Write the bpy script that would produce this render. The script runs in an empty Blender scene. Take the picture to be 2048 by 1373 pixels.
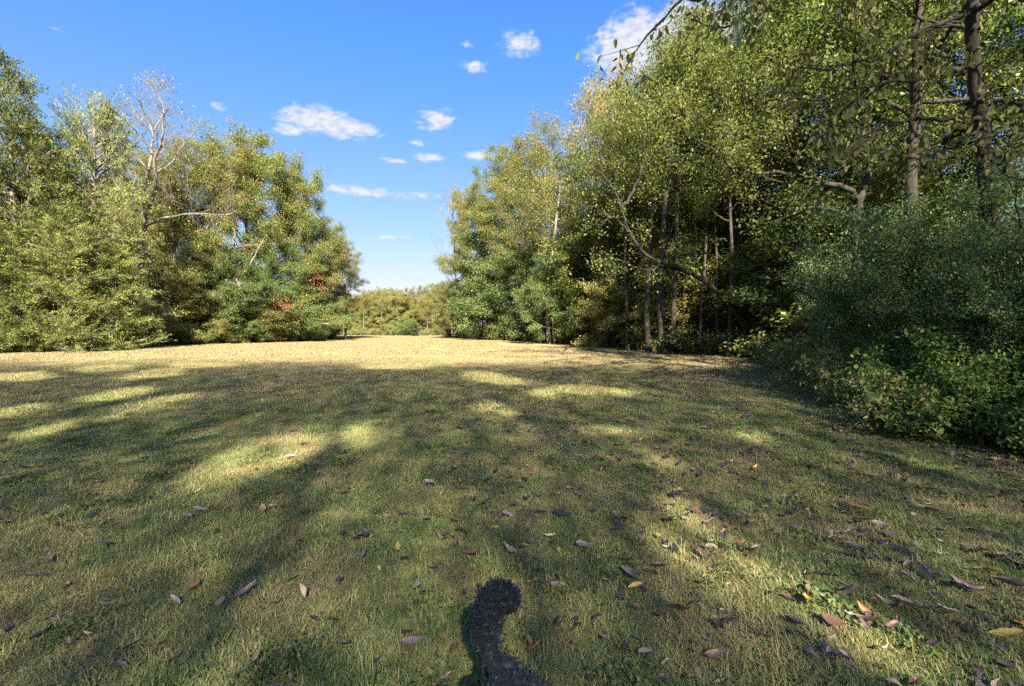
import bpy, math, random
import numpy as np
from mathutils import Vector

S = bpy.context.scene
C = S.collection
rad = math.radians

# ------------------------------------------------------------------ camera
FPX, YH = 910.0, 655.0                    # focal length and horizon row, in pixels of the 2048 px photograph
EYE = 1.5
PITCH = math.atan((686.5 - YH) / FPX)
cam_data = bpy.data.cameras.new('camera')
cam_data.sensor_width = 36.0
cam_data.lens = 36.0 * FPX / 2048.0
cam_data.clip_start = 0.05
cam_data.clip_end = 3000
cam = bpy.data.objects.new('camera', cam_data)
C.objects.link(cam)
cam.location = (0, 0, EYE)
cam.rotation_euler = (rad(90) - PITCH, 0, 0)
S.camera = cam

# ------------------------------------------------------------------ light
SUN_AZ, SUN_EL = 171.0, 35.0              # azimuth clockwise from +Y (the view direction)
SKY_STRENGTH, SUN_STRENGTH, EXPOSURE = 0.093, 4.6, 2.9
sun_data = bpy.data.lights.new('sun', 'SUN')
sun_data.energy = SUN_STRENGTH
sun_data.angle = rad(0.6)
sun_data.color = (1.0, 0.90, 0.74)
sun = bpy.data.objects.new('sun', sun_data)
C.objects.link(sun)
sv = Vector((math.sin(rad(SUN_AZ)) * math.cos(rad(SUN_EL)), math.cos(rad(SUN_AZ)) * math.cos(rad(SUN_EL)), math.sin(rad(SUN_EL))))
sun.rotation_euler = sv.to_track_quat('Z', 'Y').to_euler()
sun.location = (0, 0, 60)

S.view_settings.view_transform = 'Standard'
S.view_settings.look = 'None'
S.view_settings.exposure = EXPOSURE
S.view_settings.gamma = 1.0
S.view_settings.use_curve_mapping = False
S.render.engine = 'CYCLES'
cy = S.cycles
cy.max_bounces = 7
cy.diffuse_bounces = 4
cy.glossy_bounces = 2
cy.transmission_bounces = 5
cy.transparent_max_bounces = 4
cy.caustics_reflective = False
cy.caustics_refractive = False
cy.use_adaptive_sampling = True
cy.adaptive_threshold = 0.01
cy.use_denoising = False
cy.pixel_filter_type = 'BLACKMAN_HARRIS'
cy.filter_width = 1.5


def ray(px, py):
    u, v = (px - 1024.0) / FPX, (686.5 - py) / FPX
    cp, sp = math.cos(PITCH), math.sin(PITCH)
    return np.array([u, cp + v * sp, v * cp - sp])


def P(px, py, d):
    """point of the place seen at that pixel, d metres ahead"""
    r = ray(px, py)
    r = r * (d / r[1])
    return np.array([r[0], r[1], EYE + r[2]])


def gx(px, d):
    return (px - 1024.0) / FPX * d


# ------------------------------------------------------------------ node helpers
class NT:
    def __init__(self, tree):
        self.t = tree
        self.n = tree.nodes
        self.l = tree.links

    def new(self, typ, **kw):
        nd = self.n.new(typ)
        for k, v in kw.items():
            setattr(nd, k, v)
        return nd

    def put(self, sock, v):
        if v is None:
            return
        if isinstance(v, bpy.types.NodeSocket):
            self.l.new(v, sock)
        else:
            if isinstance(v, (tuple, list)) and len(v) == 3 and sock.type == 'RGBA':
                v = (*v, 1)
            sock.default_value = v

    def math(self, op, a, b=None, c=None, clamp=False):
        nd = self.new('ShaderNodeMath', operation=op, use_clamp=clamp)
        for i, v in enumerate((a, b, c)):
            self.put(nd.inputs[i], v)
        return nd.outputs[0]

    def mix(self, f, a, b, blend='MIX'):
        nd = self.new('ShaderNodeMix', data_type='RGBA', blend_type=blend)
        self.put(nd.inputs[0], f)
        self.put(nd.inputs[6], a)
        self.put(nd.inputs[7], b)
        return nd.outputs[2]

    def noise(self, vec, scale, detail=3.0, rough=0.55, dist=0.0):
        nd = self.new('ShaderNodeTexNoise')
        self.put(nd.inputs['Vector'], vec)
        nd.inputs['Scale'].default_value = scale
        nd.inputs['Detail'].default_value = detail
        nd.inputs['Roughness'].default_value = rough
        nd.inputs['Distortion'].default_value = dist
        return nd.outputs[0]

    def ramp(self, fac, stops, interp='LINEAR'):
        nd = self.new('ShaderNodeValToRGB')
        cr = nd.color_ramp
        cr.interpolation = interp
        while len(cr.elements) < len(stops):
            cr.elements.new(0.5)
        for e, (p, c) in zip(cr.elements, stops):
            e.position = p
            e.color = (*c, 1) if len(c) == 3 else c
        self.put(nd.inputs[0], fac)
        return nd.outputs[0]

    def smooth(self, v, a, b):
        nd = self.new('ShaderNodeMapRange', interpolation_type='SMOOTHSTEP')
        self.put(nd.inputs[0], v)
        self.put(nd.inputs[1], a)
        self.put(nd.inputs[2], b)
        return nd.outputs[0]


# ------------------------------------------------------------------ sky with its small fair-weather clouds
world = bpy.data.worlds.new('World')
S.world = world
world.use_nodes = True
wt = NT(world.node_tree)
wt.n.clear()
sky = wt.new('ShaderNodeTexSky', sky_type='NISHITA')
sky.sun_disc = False
sky.sun_elevation = rad(SUN_EL)
sky.sun_rotation = rad(SUN_AZ)
sky.altitude = 200
sky.air_density = 1.0
sky.dust_density = 1.0
sky.ozone_density = 1.6
tc = wt.new('ShaderNodeTexCoord')
sep = wt.new('ShaderNodeSeparateXYZ')
wt.l.new(tc.outputs['Generated'], sep.inputs[0])
X, Y, Z = sep.outputs
az = wt.math('ARCTAN2', X, Y)
el = wt.math('ARCSINE', wt.math('MINIMUM', wt.math('MAXIMUM', Z, -1.0), 1.0))
cmb = wt.new('ShaderNodeCombineXYZ')
wt.put(cmb.inputs[0], wt.math('MULTIPLY', az, 1.0))
wt.put(cmb.inputs[1], wt.math('MULTIPLY', el, 2.1))
n1 = wt.noise(cmb.outputs[0], 19.0, 9.0, 0.60, 0.9)
n2 = wt.noise(cmb.outputs[0], 46.0, 5.0, 0.6, 0.3)
# (x, y, half width, half height, density): puffs of vapour, by direction in the sky
CLOUDS = [(650, 247, 90, 26, 1.0), (708, 258, 58, 17, 1.0), (575, 259, 36, 13, .85), (872, 240, 42, 20, .85), (860, 256, 30, 10, .7),
          (835, 287, 26, 7, .6), (798, 323, 34, 8, .75), (858, 315, 36, 10, .85), (960, 312, 42, 11, .85),
          (1040, 88, 46, 20, .75), (1042, 106, 36, 13, .6), (946, 134, 34, 12, .7), (945, 91, 30, 8, .45),
          (1285, 98, 98, 52, 1.2), (1370, 74, 100, 52, 1.2), (1420, 55, 60, 30, .8), (436, 216, 18, 10, .7), (118, 55, 26, 14, .4),
          (745, 386, 210, 11, .72), (772, 475, 28, 5, .9), (814, 475, 18, 5, .7), (835, 533, 42, 6, .7), (850, 508, 36, 5, .5),
          (770, 556, 20, 4, .5), (824, 560, 34, 6, .7), (150, 122, 110, 26, .16), (1700, 150, 120, 60, .7), (1860, 180, 90, 50, .6)]
acc = None
for (cx, cyy, hw, hh, dens) in CLOUDS:
    r = ray(cx, cyy)
    r /= np.linalg.norm(r)
    a0, e0 = math.atan2(r[0], r[1]), math.asin(r[2])
    k = math.cos(math.atan2(cx - 1024, FPX))
    wa, we = hw / FPX * k * k, hh / FPX * k
    dx = wt.math('DIVIDE', wt.math('SUBTRACT', az, a0), wa)
    dy = wt.math('DIVIDE', wt.math('SUBTRACT', el, e0), we)
    dn = wt.math('MULTIPLY', wt.math('MINIMUM', dy, 0.0), 0.6)          # flatter undersides
    q = wt.math('ADD', wt.math('ADD', wt.math('MULTIPLY', dx, dx), wt.math('MULTIPLY', dy, dy)), wt.math('MULTIPLY', dn, dn))
    v = wt.math('MULTIPLY', wt.math('SUBTRACT', 1.0, wt.math('MULTIPLY', wt.math('SQRT', q), 0.62), clamp=True), dens)
    acc = v if acc is None else wt.math('MAXIMUM', acc, v)
shape = wt.math('ADD', acc, wt.math('ADD', wt.math('MULTIPLY', wt.math('SUBTRACT', n1, 0.52), 1.15), wt.math('MULTIPLY', wt.math('SUBTRACT', n2, 0.5), 0.35)))
mask = wt.smooth(shape, 0.26, 0.72)
mask = wt.math('MULTIPLY', mask, wt.smooth(acc, 0.02, 0.30))
# the clear deep blue of a dry autumn day, paler toward the horizon all the way round
tint = wt.ramp(wt.math('DIVIDE', wt.math('MAXIMUM', el, 0.0), 1.5708), [(.0, (.235, .190, .200)), (.061, (.238, .197, .212)), (.106, (.241, .230, .238)), (.19, (.228, .268, .300)), (.34, (.175, .320, .500)), (1.0, (.150, .300, .560))])
skyc = wt.mix(1.0, sky.outputs[0], tint, 'MULTIPLY')
cloudc = wt.mix(wt.smooth(n2, 0.35, 0.62), (.98, 1.06, 1.28), (1.36, 1.36, 1.40))
col = wt.mix(wt.math('MULTIPLY', mask, 0.92), skyc, cloudc)
bg = wt.new('ShaderNodeBackground')
wt.put(bg.inputs[0], col)
bg.inputs[1].default_value = SKY_STRENGTH
wo = wt.new('ShaderNodeOutputWorld')
wt.l.new(bg.outputs[0], wo.inputs[0])


# ------------------------------------------------------------------ materials
def new_mat(name):
    m = bpy.data.materials.new(name)
    m.use_nodes = True
    t = NT(m.node_tree)
    t.n.clear()
    out = t.new('ShaderNodeOutputMaterial')
    return m, t, out


def leaf_mat(name, stops, trans=0.47, rough=0.46, spec=0.22, warm=(1.05, 1.15, 0.7), posvar=0.25):
    m, t, out = new_mat(name)
    at = t.new('ShaderNodeAttribute', attribute_name='tone')
    geo = t.new('ShaderNodeNewGeometry')
    nz = t.noise(geo.outputs['Position'], 0.55, 2.0)
    f = t.math('ADD', at.outputs['Fac'], t.math('MULTIPLY', t.math('SUBTRACT', nz, 0.5), posvar * 2), clamp=True)
    c = t.ramp(f, stops)
    oi = t.new('ShaderNodeObjectInfo')
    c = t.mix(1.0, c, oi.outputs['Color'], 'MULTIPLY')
    pb = t.new('ShaderNodeBsdfPrincipled')
    t.put(pb.inputs['Base Color'], c)
    pb.inputs['Roughness'].default_value = rough
    pb.inputs['Specular IOR Level'].default_value = spec
    tr = t.new('ShaderNodeBsdfTranslucent')
    t.put(tr.inputs[0], t.mix(1.0, c, warm, 'MULTIPLY'))
    mx = t.new('ShaderNodeMixShader')
    mx.inputs[0].default_value = trans
    t.l.new(pb.outputs[0], mx.inputs[1])
    t.l.new(tr.outputs[0], mx.inputs[2])
    t.l.new(mx.outputs[0], out.inputs[0])
    return m


def bark_mat(name, dark, light, scale=6.0):
    m, t, out = new_mat(name)
    geo = t.new('ShaderNodeNewGeometry')
    mp = t.new('ShaderNodeMapping')
    mp.inputs['Scale'].default_value = (1, 1, 0.22)
    t.l.new(geo.outputs['Position'], mp.inputs[0])
    a = t.noise(mp.outputs[0], scale * 2.2, 6.0, 0.65)
    b = t.noise(geo.outputs['Position'], 1.7, 3.0)
    f = t.math('ADD', t.math('MULTIPLY', a, 0.7), t.math('MULTIPLY', b, 0.5))
    c = t.ramp(f, [(0.36, dark), (0.58, [(x + y) / 2 for x, y in zip(dark, light)]), (0.80, light)])
    pb = t.new('ShaderNodeBsdfPrincipled')
    t.put(pb.inputs['Base Color'], c)
    pb.inputs['Roughness'].default_value = 0.9
    pb.inputs['Specular IOR Level'].default_value = 0.15
    bp = t.new('ShaderNodeBump')
    bp.inputs['Strength'].default_value = 0.8
    bp.inputs['Distance'].default_value = 0.03
    t.l.new(a, bp.inputs['Height'])
    t.l.new(bp.outputs[0], pb.inputs['Normal'])
    t.l.new(pb.outputs[0], out.inputs[0])
    return m


GREEN = leaf_mat('leaf_green', [(0, (.046, .072, .024)), (.35, (.098, .128, .036)), (.62, (.150, .168, .046)), (.82, (.215, .200, .056)), (1, (.270, .220, .064))])
OLIVE = leaf_mat('leaf_olive', [(0, (0.074, 0.085, 0.034)), (.35, (0.152, 0.159, 0.058)), (.65, (0.229, 0.215, 0.074)), (.85, (0.285, 0.237, 0.078)), (1, (0.259, 0.163, 0.063))])
YELLOW = leaf_mat('leaf_yellow', [(0, (0.123, 0.119, 0.038)), (.3, (0.246, 0.213, 0.057)), (.65, (0.344, 0.275, 0.072)), (.88, (0.361, 0.250, 0.074)), (1, (0.230, 0.123, 0.049))])
BLUEG = leaf_mat('leaf_privet', [(0, (.050, .084, .042)), (.4, (.100, .152, .068)), (.75, (.150, .205, .080)), (.93, (.220, .245, .080)), (1, (.380, .320, .080))], trans=.45, rough=.45, spec=.4)
LUSH = leaf_mat('leaf_lush', [(0, (0.056, 0.096, 0.032)), (.4, (0.116, 0.168, 0.056)), (.75, (0.180, 0.220, 0.076)), (1, (0.256, 0.260, 0.096))])
REDDISH = leaf_mat('leaf_turning', [(0, (.055, .090, .028)), (.40, (.130, .172, .050)), (.66, (.205, .212, .060)), (.82, (.240, .180, .058)), (.94, (.280, .105, .050)), (1, (.320, .065, .045))])
CEDAR = leaf_mat('leaf_cedar', [(0, (.030, .042, .014)), (.4, (.100, .125, .034)), (.75, (.180, .200, .050)), (1, (.215, .190, .070))], trans=.18, rough=.7, spec=.15)
BROWNLEAF = leaf_mat('leaf_bronze', [(0, (0.112, 0.096, 0.044)), (.4, (0.208, 0.160, 0.076)), (.75, (0.256, 0.180, 0.084)), (1, (0.256, 0.152, 0.076))])
SCARLET = leaf_mat('leaf_scarlet', [(0, (.260, .130, .055)), (.4, (.400, .125, .070)), (1, (.480, .190, .100))], posvar=0.1)
WEED = leaf_mat('leaf_weed', [(0, (.075, .110, .040)), (.4, (.155, .185, .065)), (.7, (.270, .240, .105)), (1, (.420, .340, .190))])

BARK = bark_mat('bark_grey', (.030, .024, .018), (.200, .165, .125))
BARK_PALE = bark_mat('bark_pale', (.050, .042, .034), (.235, .205, .168))
BARK_LIT_GREY = bark_mat('bark_lit_grey', (.040, .035, .030), (.185, .168, .145))  # grey of a sunlit trunk, the light put into the bark
BARK_BLACK = bark_mat('bark_black', (.008, .007, .006), (.042, .036, .030))  # darkest copy, puts shade into limbs the sun would show pale
BARK_DARK = bark_mat('bark_dark', (.012, .010, .009), (.062, .052, .042))  # dark tone also holds the shade on trunks inside the wood


# ------------------------------------------------------------------ mesh helpers
def mesh_from(name, verts, faces_flat, nper, mat=None, tone=None, smooth=False):
    """verts (n,3); faces_flat (m, nper) index array"""
    me = bpy.data.meshes.new(name)
    verts = np.ascontiguousarray(verts, dtype=np.float32)
    faces = np.ascontiguousarray(faces_flat, dtype=np.int32)
    me.vertices.add(len(verts))
    me.vertices.foreach_set('co', verts.ravel())
    m = len(faces)
    me.loops.add(m * nper)
    me.loops.foreach_set('vertex_index', faces.ravel())
    me.polygons.add(m)
    me.polygons.foreach_set('loop_start', np.arange(0, m * nper, nper, dtype=np.int32))
    me.polygons.foreach_set('loop_total', np.full(m, nper, dtype=np.int32))
    if smooth:
        me.polygons.foreach_set('use_smooth', np.ones(m, dtype=bool))
    if tone is not None:
        a = me.attributes.new('tone', 'FLOAT', 'POINT')
        a.data.foreach_set('value', np.ascontiguousarray(tone, dtype=np.float32))
    me.update(calc_edges=True)
    me.validate()
    if mat is not None:
        me.materials.append(mat)
    return me


def unit(a):
    a = np.asarray(a, float)
    return a / np.maximum(np.linalg.norm(a, axis=-1, keepdims=True), 1e-9)


class Wood:
    """collects tapered tubes, all quads"""
    def __init__(self):
        self.v, self.f, self.n = [], [], 0

    def tube(self, pts, r, sides):
        pts = np.asarray(pts, float)
        n = len(pts)
        d = np.gradient(pts, axis=0)
        d = unit(d)
        ref = np.array([0.0, 0, 1]) if abs(d[0][2]) < 0.8 else np.array([1.0, 0, 0])
        a = unit(np.cross(d, ref))
        b = np.cross(d, a)
        th = np.arange(sides) * 2 * math.pi / sides
        ring = pts[:, None] + (a[:, None] * np.cos(th)[None, :, None] + b[:, None] * np.sin(th)[None, :, None]) * np.asarray(r, float)[:, None, None]
        self.v.append(ring.reshape(-1, 3))
        i = np.arange(n - 1)[:, None] * sides
        j = np.arange(sides)[None]
        k = (j + 1) % sides
        f = np.stack([i + j, i + k, i + sides + k, i + sides + j], -1).reshape(-1, 4) + self.n
        self.f.append(f)
        self.n += n * sides

    def mesh(self, name, mat):
        return mesh_from(name, np.concatenate(self.v), np.concatenate(self.f), 4, mat, smooth=True)


def wander(rng, p, d, length, nseg, wob, lift=0.0):
    """a polyline that strays a little from its direction"""
    p = np.array(p, float)
    d = unit(d)
    out = [p]
    st = length / nseg
    for _ in range(nseg):
        d = d + rng.normal(0, wob, 3)
        d[2] += lift
        d = unit(d)
        p = p + d * st
        out.append(p)
    return np.array(out)


def densify(pts, m):
    pts = np.asarray(pts, float)
    n = len(pts)
    t = np.linspace(0, n - 1, m)
    i = np.clip(np.floor(t).astype(int), 0, n - 2)
    f = (t - i)[:, None]
    p0, p1, p2, p3 = pts[np.clip(i - 1, 0, n - 1)], pts[i], pts[i + 1], pts[np.clip(i + 2, 0, n - 1)]
    return 0.5 * (2 * p1 + (p2 - p0) * f + (2 * p0 - 5 * p1 + 4 * p2 - p3) * f ** 2 + (3 * p1 - p0 - 3 * p2 + p3) * f ** 3)


def turn(rng, d, amin, amax, flat=1.0, up=0.0):
    """a direction at an angle of amin..amax to d"""
    d = unit(d)
    q = rng.normal(0, 1, 3)
    q[2] = q[2] * flat + up
    q = q - d * np.dot(q, d)
    q = unit(q)
    a = rng.uniform(amin, amax)
    return d * math.cos(a) + q * math.sin(a)


def grow_on(rng, limbs, wood, cfg):
    """sub-branches and twigs on the given limbs [(pts, r0, s_start)]; returns leaf anchors (pos, dir, height share)"""
    A, D = [], []
    for pts, r0, s0 in limbs:
        seg = np.linalg.norm(np.diff(pts, axis=0), axis=1)
        L = seg.sum()
        cum = np.concatenate([[0], np.cumsum(seg)]) / L
        ns = max(2, int(L * cfg['sub_per_m'] * (1 - s0)))
        for k in range(ns + 1):
            s = s0 + (1 - s0) * ((k + rng.uniform(0, .9)) / ns) if k < ns else 1.0
            s = min(s, 1.0)
            i = min(int(np.searchsorted(cum, s, side='right')) - 1, len(pts) - 2)
            i = max(i, 0)
            f = (s - cum[i]) / max(cum[i + 1] - cum[i], 1e-6)
            p = pts[i] + (pts[i + 1] - pts[i]) * f
            d = pts[i + 1] - pts[i]
            sd = turn(rng, d, rad(25), rad(70), cfg['flat'], cfg['up']) if k < ns else unit(d)
            sl = cfg['sub_len'] * rng.uniform(.55, 1.25) * (1.0 - 0.45 * s)
            sp = wander(rng, p, sd, sl, 4, .16, cfg['lift'])
            sr = max(min(r0 * 0.4, 0.008 + 0.014 * sl), .006) * cfg.get('twig_r', 1)
            wood.tube(sp, np.linspace(sr, sr * .35, 5), 4)
            for _ in range(cfg['twigs']):
                u = rng.uniform(.25, 1.0)
                j = min(int(u * 4), 3)
                tp = sp[j] + (sp[j + 1] - sp[j]) * (u * 4 - j)
                td = turn(rng, sp[j + 1] - sp[j], rad(20), rad(65), cfg['flat'], cfg['up'])
                tl = cfg['twig_len'] * rng.uniform(.5, 1.3)
                tw = wander(rng, tp, td, tl, 2, .2, cfg['lift'] - cfg.get('hang', 0))
                wood.tube(tw, np.array([sr * .45, sr * .3, sr * .15]), 3)
                if rng.uniform() < cfg.get('leafy', 1.0):
                    for q in ((tw[1], tw[1] - tw[0]), (tw[2], tw[2] - tw[1])):
                        A.append(q[0]); D.append(q[1])
    return np.array(A), unit(np.array(D))


def leaves(rng, A, D, k, spread, L, W, droop=.25, align=.3, flat=1.0, fold=.12, tone_c=.16, tone_r=.16, tone0=.5, along=0.0, detail=False, tone_fn=None):
    n = len(A)
    idx = np.repeat(np.arange(n), k)
    m = len(idx)
    p = A[idx] + rng.normal(0, 1, (m, 3)) * np.array([spread, spread, spread * .6])
    if along:
        p = p + D[idx] * rng.uniform(-along, along, (m, 1))
    ax = unit(D[idx] * align + unit(rng.normal(0, 1, (m, 3))) * (1 - align) + np.array([0, 0, -droop]))
    nn = rng.normal(0, .55, (m, 3)) + np.array([0, 0, flat])
    nn = unit(nn - ax * np.sum(nn * ax, 1, keepdims=True))
    sd = np.cross(ax, nn)
    s = rng.uniform(.65, 1.3, (m, 1))
    l, w = L * s, W * s * rng.uniform(.8, 1.2, (m, 1))
    tc_ = rng.normal(0, tone_c, n)
    tone = tone0 + tc_[idx] + rng.normal(0, tone_r, m)
    if tone_fn is not None:
        tone = tone + tone_fn(p)
    tone = np.clip(tone, 0, 1)
    if not detail:
        v = np.stack([p, p + ax * l * .42 + sd * w * .5 + nn * w * fold, p + ax * l, p + ax * l * .42 - sd * w * .5 + nn * w * fold], 1).reshape(-1, 3)
        f = np.arange(m * 4).reshape(-1, 4)
        return v, f, np.repeat(tone, 4)
    curl = rng.uniform(-.05, .22, (m, 1))
    tip = p + ax * l - nn * l * curl
    mid = p + ax * l * .5 + nn * l * curl * .25
    v = np.stack([p, p + ax * l * .22 + sd * w * .42 + nn * w * fold, p + ax * l * .62 + sd * w * .40 + nn * (w * fold - l * curl * .3), tip,
                  p + ax * l * .62 - sd * w * .40 + nn * (w * fold - l * curl * .3), p + ax * l * .22 - sd * w * .42 + nn * w * fold], 1).reshape(-1, 3)
    b = np.arange(m)[:, None] * 6
    f = np.concatenate([b + np.array([0, 1, 2, 3]), b + np.array([0, 3, 4, 5])])
    return v, f, np.repeat(tone, 6)


# ------------------------------------------------------------------ object helpers
def link(name, data, parent=None, loc=(0, 0, 0)):
    o = bpy.data.objects.new(name, data)
    C.objects.link(o)
    o.location = loc
    if parent is not None:
        o.parent = parent
    return o


def tag(o, label=None, cat=None, group=None, kind=None):
    if label: o['label'] = label
    if cat: o['category'] = cat
    if group: o['group'] = group
    if kind: o['kind'] = kind
    return o


def centred(arrs, leafv):
    """straighten a tree so that its crown stands over its foot"""
    c = leafv.mean(0)
    for a in arrs:
        a[:, :2] -= np.clip(a[:, 2:3], 0, None) / c[2] * c[None, :2]


class Proto:
    """the meshes of one kind of plant: woody parts and foliage"""
    def __init__(self, parts, H):
        self.parts = parts        # [(part name, mesh, is stuff)]
        me = [p[1] for p in parts if p[0] == 'foliage'][0]
        z = np.zeros(len(me.vertices) * 3, np.float32)
        me.vertices.foreach_get('co', z)
        self.H = float(np.percentile(z[2::3], 99.7))


def place(proto, name, label, cat, loc, H=None, rz=0.0, tint=(1, 1, 1), group=None, leaf=None, bark=None, sxy=1.0, tilt=(0, 0)):
    root = bpy.data.objects.new(name, None)
    C.objects.link(root)
    root.empty_display_size = 0.5
    s = (H / proto.H) if H else 1.0
    root.location = loc
    root.rotation_euler = (tilt[0], tilt[1], rz)
    root.scale = (s * sxy, s * sxy, s)
    tag(root, label, cat, group)
    for pn, me, stuff in proto.parts:
        o = link(pn, me, root)
        if stuff:
            o['kind'] = 'stuff'
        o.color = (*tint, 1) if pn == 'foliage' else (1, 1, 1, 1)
        mt = leaf if pn == 'foliage' else bark if pn in ('trunk', 'branchwork', 'limb', 'stem') else None
        if mt is not None:
            o.material_slots[0].link = 'OBJECT'
            o.material_slots[0].material = mt
    return root


# ------------------------------------------------------------------ plant kinds
def shape_oval(t):
    return math.sqrt(max(0.0, 1 - ((t - .38) / .66) ** 2))


def deciduous(seed, H, base, R, tr, n_limb, cfg, k, spread, L, W, leaf, bark, e0=5, e1=68, wob=.05, shape=shape_oval, leafkw=None, sides=9):
    rng = np.random.default_rng(seed)
    trunk = wander(rng, (0, 0, -.3), (rng.normal(0, .05), rng.normal(0, .05), 1), H * .93 + .3, 12, wob, .10)
    tt = np.linspace(0, 1, 13)
    rr = tr * (1 - tt) ** .8 + .02
    rr[0] *= 1.5
    rr[1] *= 1.05
    tw = Wood()
    tw.tube(densify(trunk, 30), np.interp(np.linspace(0, 1, 30), tt, rr), sides)
    bw = Wood()
    limbs = [(trunk[8:], tr * .4, .1)]
    ga = rng.uniform(0, 6.28)
    for i in range(n_limb):
        t = base + (.97 - base) * ((i + rng.uniform(0, .8)) / n_limb)
        u = (t - base) / (1 - base)
        j = min(int(t * 12), 11)
        p = trunk[j] + (trunk[j + 1] - trunk[j]) * (t * 12 - j)
        ga += 2.4 + rng.normal(0, .4)
        e = rad(e0 + (e1 - e0) * u + rng.normal(0, 9))
        L_ = R * max(shape(u), .18) * rng.uniform(.72, 1.18)
        d = np.array([math.cos(ga) * math.cos(e), math.sin(ga) * math.cos(e), math.sin(e)])
        pts = wander(rng, p, d, L_, 6, .11, .05)
        r0 = max(.018, tr * .42 * (1 - t) + .02)
        bw.tube(pts, np.linspace(r0, r0 * .25, 7), 6)
        limbs.append((pts, r0, .22))
    A, D = grow_on(rng, limbs, bw, cfg)
    kw = dict(tone_c=.20, tone_r=.09)
    kw.update(leafkw or {})
    v, f, tn = leaves(rng, A, D, k, spread, L, W, **kw)
    c_ = v.mean(0)
    centred(tw.v + bw.v + [v], v.copy())
    return Proto([('trunk', tw.mesh('trunk', bark), False), ('branchwork', bw.mesh('branchwork', bark), True),
                  ('foliage', mesh_from('foliage', v, f, 4, leaf, tn), True)], H)


def cfg(sub_per_m=1.3, sub_len=1.5, twigs=4, twig_len=.7, flat=.6, up=.1, lift=.03, hang=0, leafy=1.0, twig_r=1):
    return dict(sub_per_m=sub_per_m, sub_len=sub_len, twigs=twigs, twig_len=twig_len, flat=flat, up=up, lift=lift, hang=hang, leafy=leafy, twig_r=twig_r)


def cedar(seed, H, R, tr, n_limb, k, low=.04, pw=.72):
    rng = np.random.default_rng(seed)
    trunk = wander(rng, (0, 0, -.2), (0, 0, 1), H + .2, 12, .02, .1)
    tt = np.linspace(0, 1, 13)
    tw = Wood()
    tw.tube(trunk, tr * (1 - tt) ** .9 + .015, 8)
    bw = Wood()
    A, D = [], []
    for i in range(n_limb):
        t = low + (.99 - low) * ((i + rng.uniform(0, 1)) / n_limb)
        j = min(int(t * 12), 11)
        p = trunk[j] + (trunk[j + 1] - trunk[j]) * (t * 12 - j)
        a = rng.uniform(0, 6.283)
        e = rad(-4 + 46 * t ** 1.3 + rng.normal(0, 10))
        ln = (R * (1 - t) ** pw + .25) * rng.uniform(.55, 1.15)
        d = np.array([math.cos(a) * math.cos(e), math.sin(a) * math.cos(e), math.sin(e)])
        pts = wander(rng, p, d, ln, 5, .10, .035)
        r0 = .012 + .012 * ln
        bw.tube(pts, np.linspace(r0, .006, 6), 4)
        nsp = max(3, int(ln * 5.5))
        for q in range(nsp):
            s = .22 + .78 * (q + rng.uniform(0, 1)) / nsp
            s = min(s, .999)
            m_ = int(s * 5)
            pp = pts[m_] + (pts[m_ + 1] - pts[m_]) * (s * 5 - m_)
            sd = turn(rng, pts[m_ + 1] - pts[m_], rad(15), rad(75), .45, .15)
            sl = rng.uniform(.3, .95) * (.5 + .5 * min(1, ln / 3))
            sp = wander(rng, pp, sd, sl, 3, .15, .02)
            bw.tube(sp, np.array([.007, .005, .004, .002]), 3)
            for g in (1, 2, 3):
                A.append(sp[g]); D.append(sp[g] - sp[g - 1])
    A, D = np.array(A), unit(np.array(D))
    v, f, tn = leaves(rng, A, D, k, .085, .125, .034, droop=-.02, align=.72, flat=.6, fold=.1, tone_c=.24, tone_r=.12, tone0=.48, along=.14)
    return Proto([('trunk', tw.mesh('trunk', BARK), False), ('branchwork', bw.mesh('branchwork', BARK_PALE), True),
                  ('foliage', mesh_from('foliage', v, f, 4, CEDAR, tn), True)], H)


def shrub(seed, H, R, n_stem, k, spread, L, W, leaf, cfg_, bark, arch=.10, leafkw=None, detail=False):
    rng = np.random.default_rng(seed)
    sw, bw = Wood(), Wood()
    limbs = []
    for i in range(n_stem):
        a = rng.uniform(0, 6.283)
        b = np.array([math.cos(a), math.sin(a), 0]) * rng.uniform(0, R * .25)
        out = rng.uniform(.1, 1.0)
        d = np.array([math.cos(a) * out * R / H, math.sin(a) * out * R / H, 1.0])
        ln = H * rng.uniform(.65, 1.08)
        pts = wander(rng, b + np.array([0, 0, -.05]), d, ln, 7, .09, -arch * out * .6)
        r0 = .008 + .006 * H * rng.uniform(.7, 1.3)
        sw.tube(pts, np.linspace(r0, r0 * .25, 8), 5)
        limbs.append((pts, r0, .08))
    for i in range(max(2, n_stem // 4)):
        a = rng.uniform(0, 6.283)
        pts = wander(rng, np.array([math.cos(a), math.sin(a), 0]) * R * .2, (math.cos(a) * .5 * R / H, math.sin(a) * .5 * R / H, 1), H * rng.uniform(1.05, 1.3), 9, .10, -arch * .6)
        sw.tube(pts, np.linspace(.006 + .004 * H, .003, 10), 4)
        limbs.append((pts, .006, .45))
    A, D = grow_on(rng, limbs, bw, cfg_)
    ok = A[:, 2] > .04
    A, D = A[ok], D[ok]
    v, f, tn = leaves(rng, A, D, k, spread, L, W, detail=detail, **(leafkw or {}))
    sub = rng.uniform(0, 1, len(A)) < .22
    v2, f2, t2 = leaves(rng, A[sub], D[sub], max(2, k // 5), spread * 1.2, L * 1.75, W * 1.75, detail=detail, **dict(leafkw or {}, tone0=.62))
    v, f, tn = np.concatenate([v, v2]), np.concatenate([f, f2 + len(v)]), np.concatenate([tn, t2])
    return Proto([('stem', sw.mesh('stem', bark), False), ('branchwork', bw.mesh('branchwork', bark), True),
                  ('foliage', mesh_from('foliage', v, f, 4, leaf, tn), True)], H)


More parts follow.
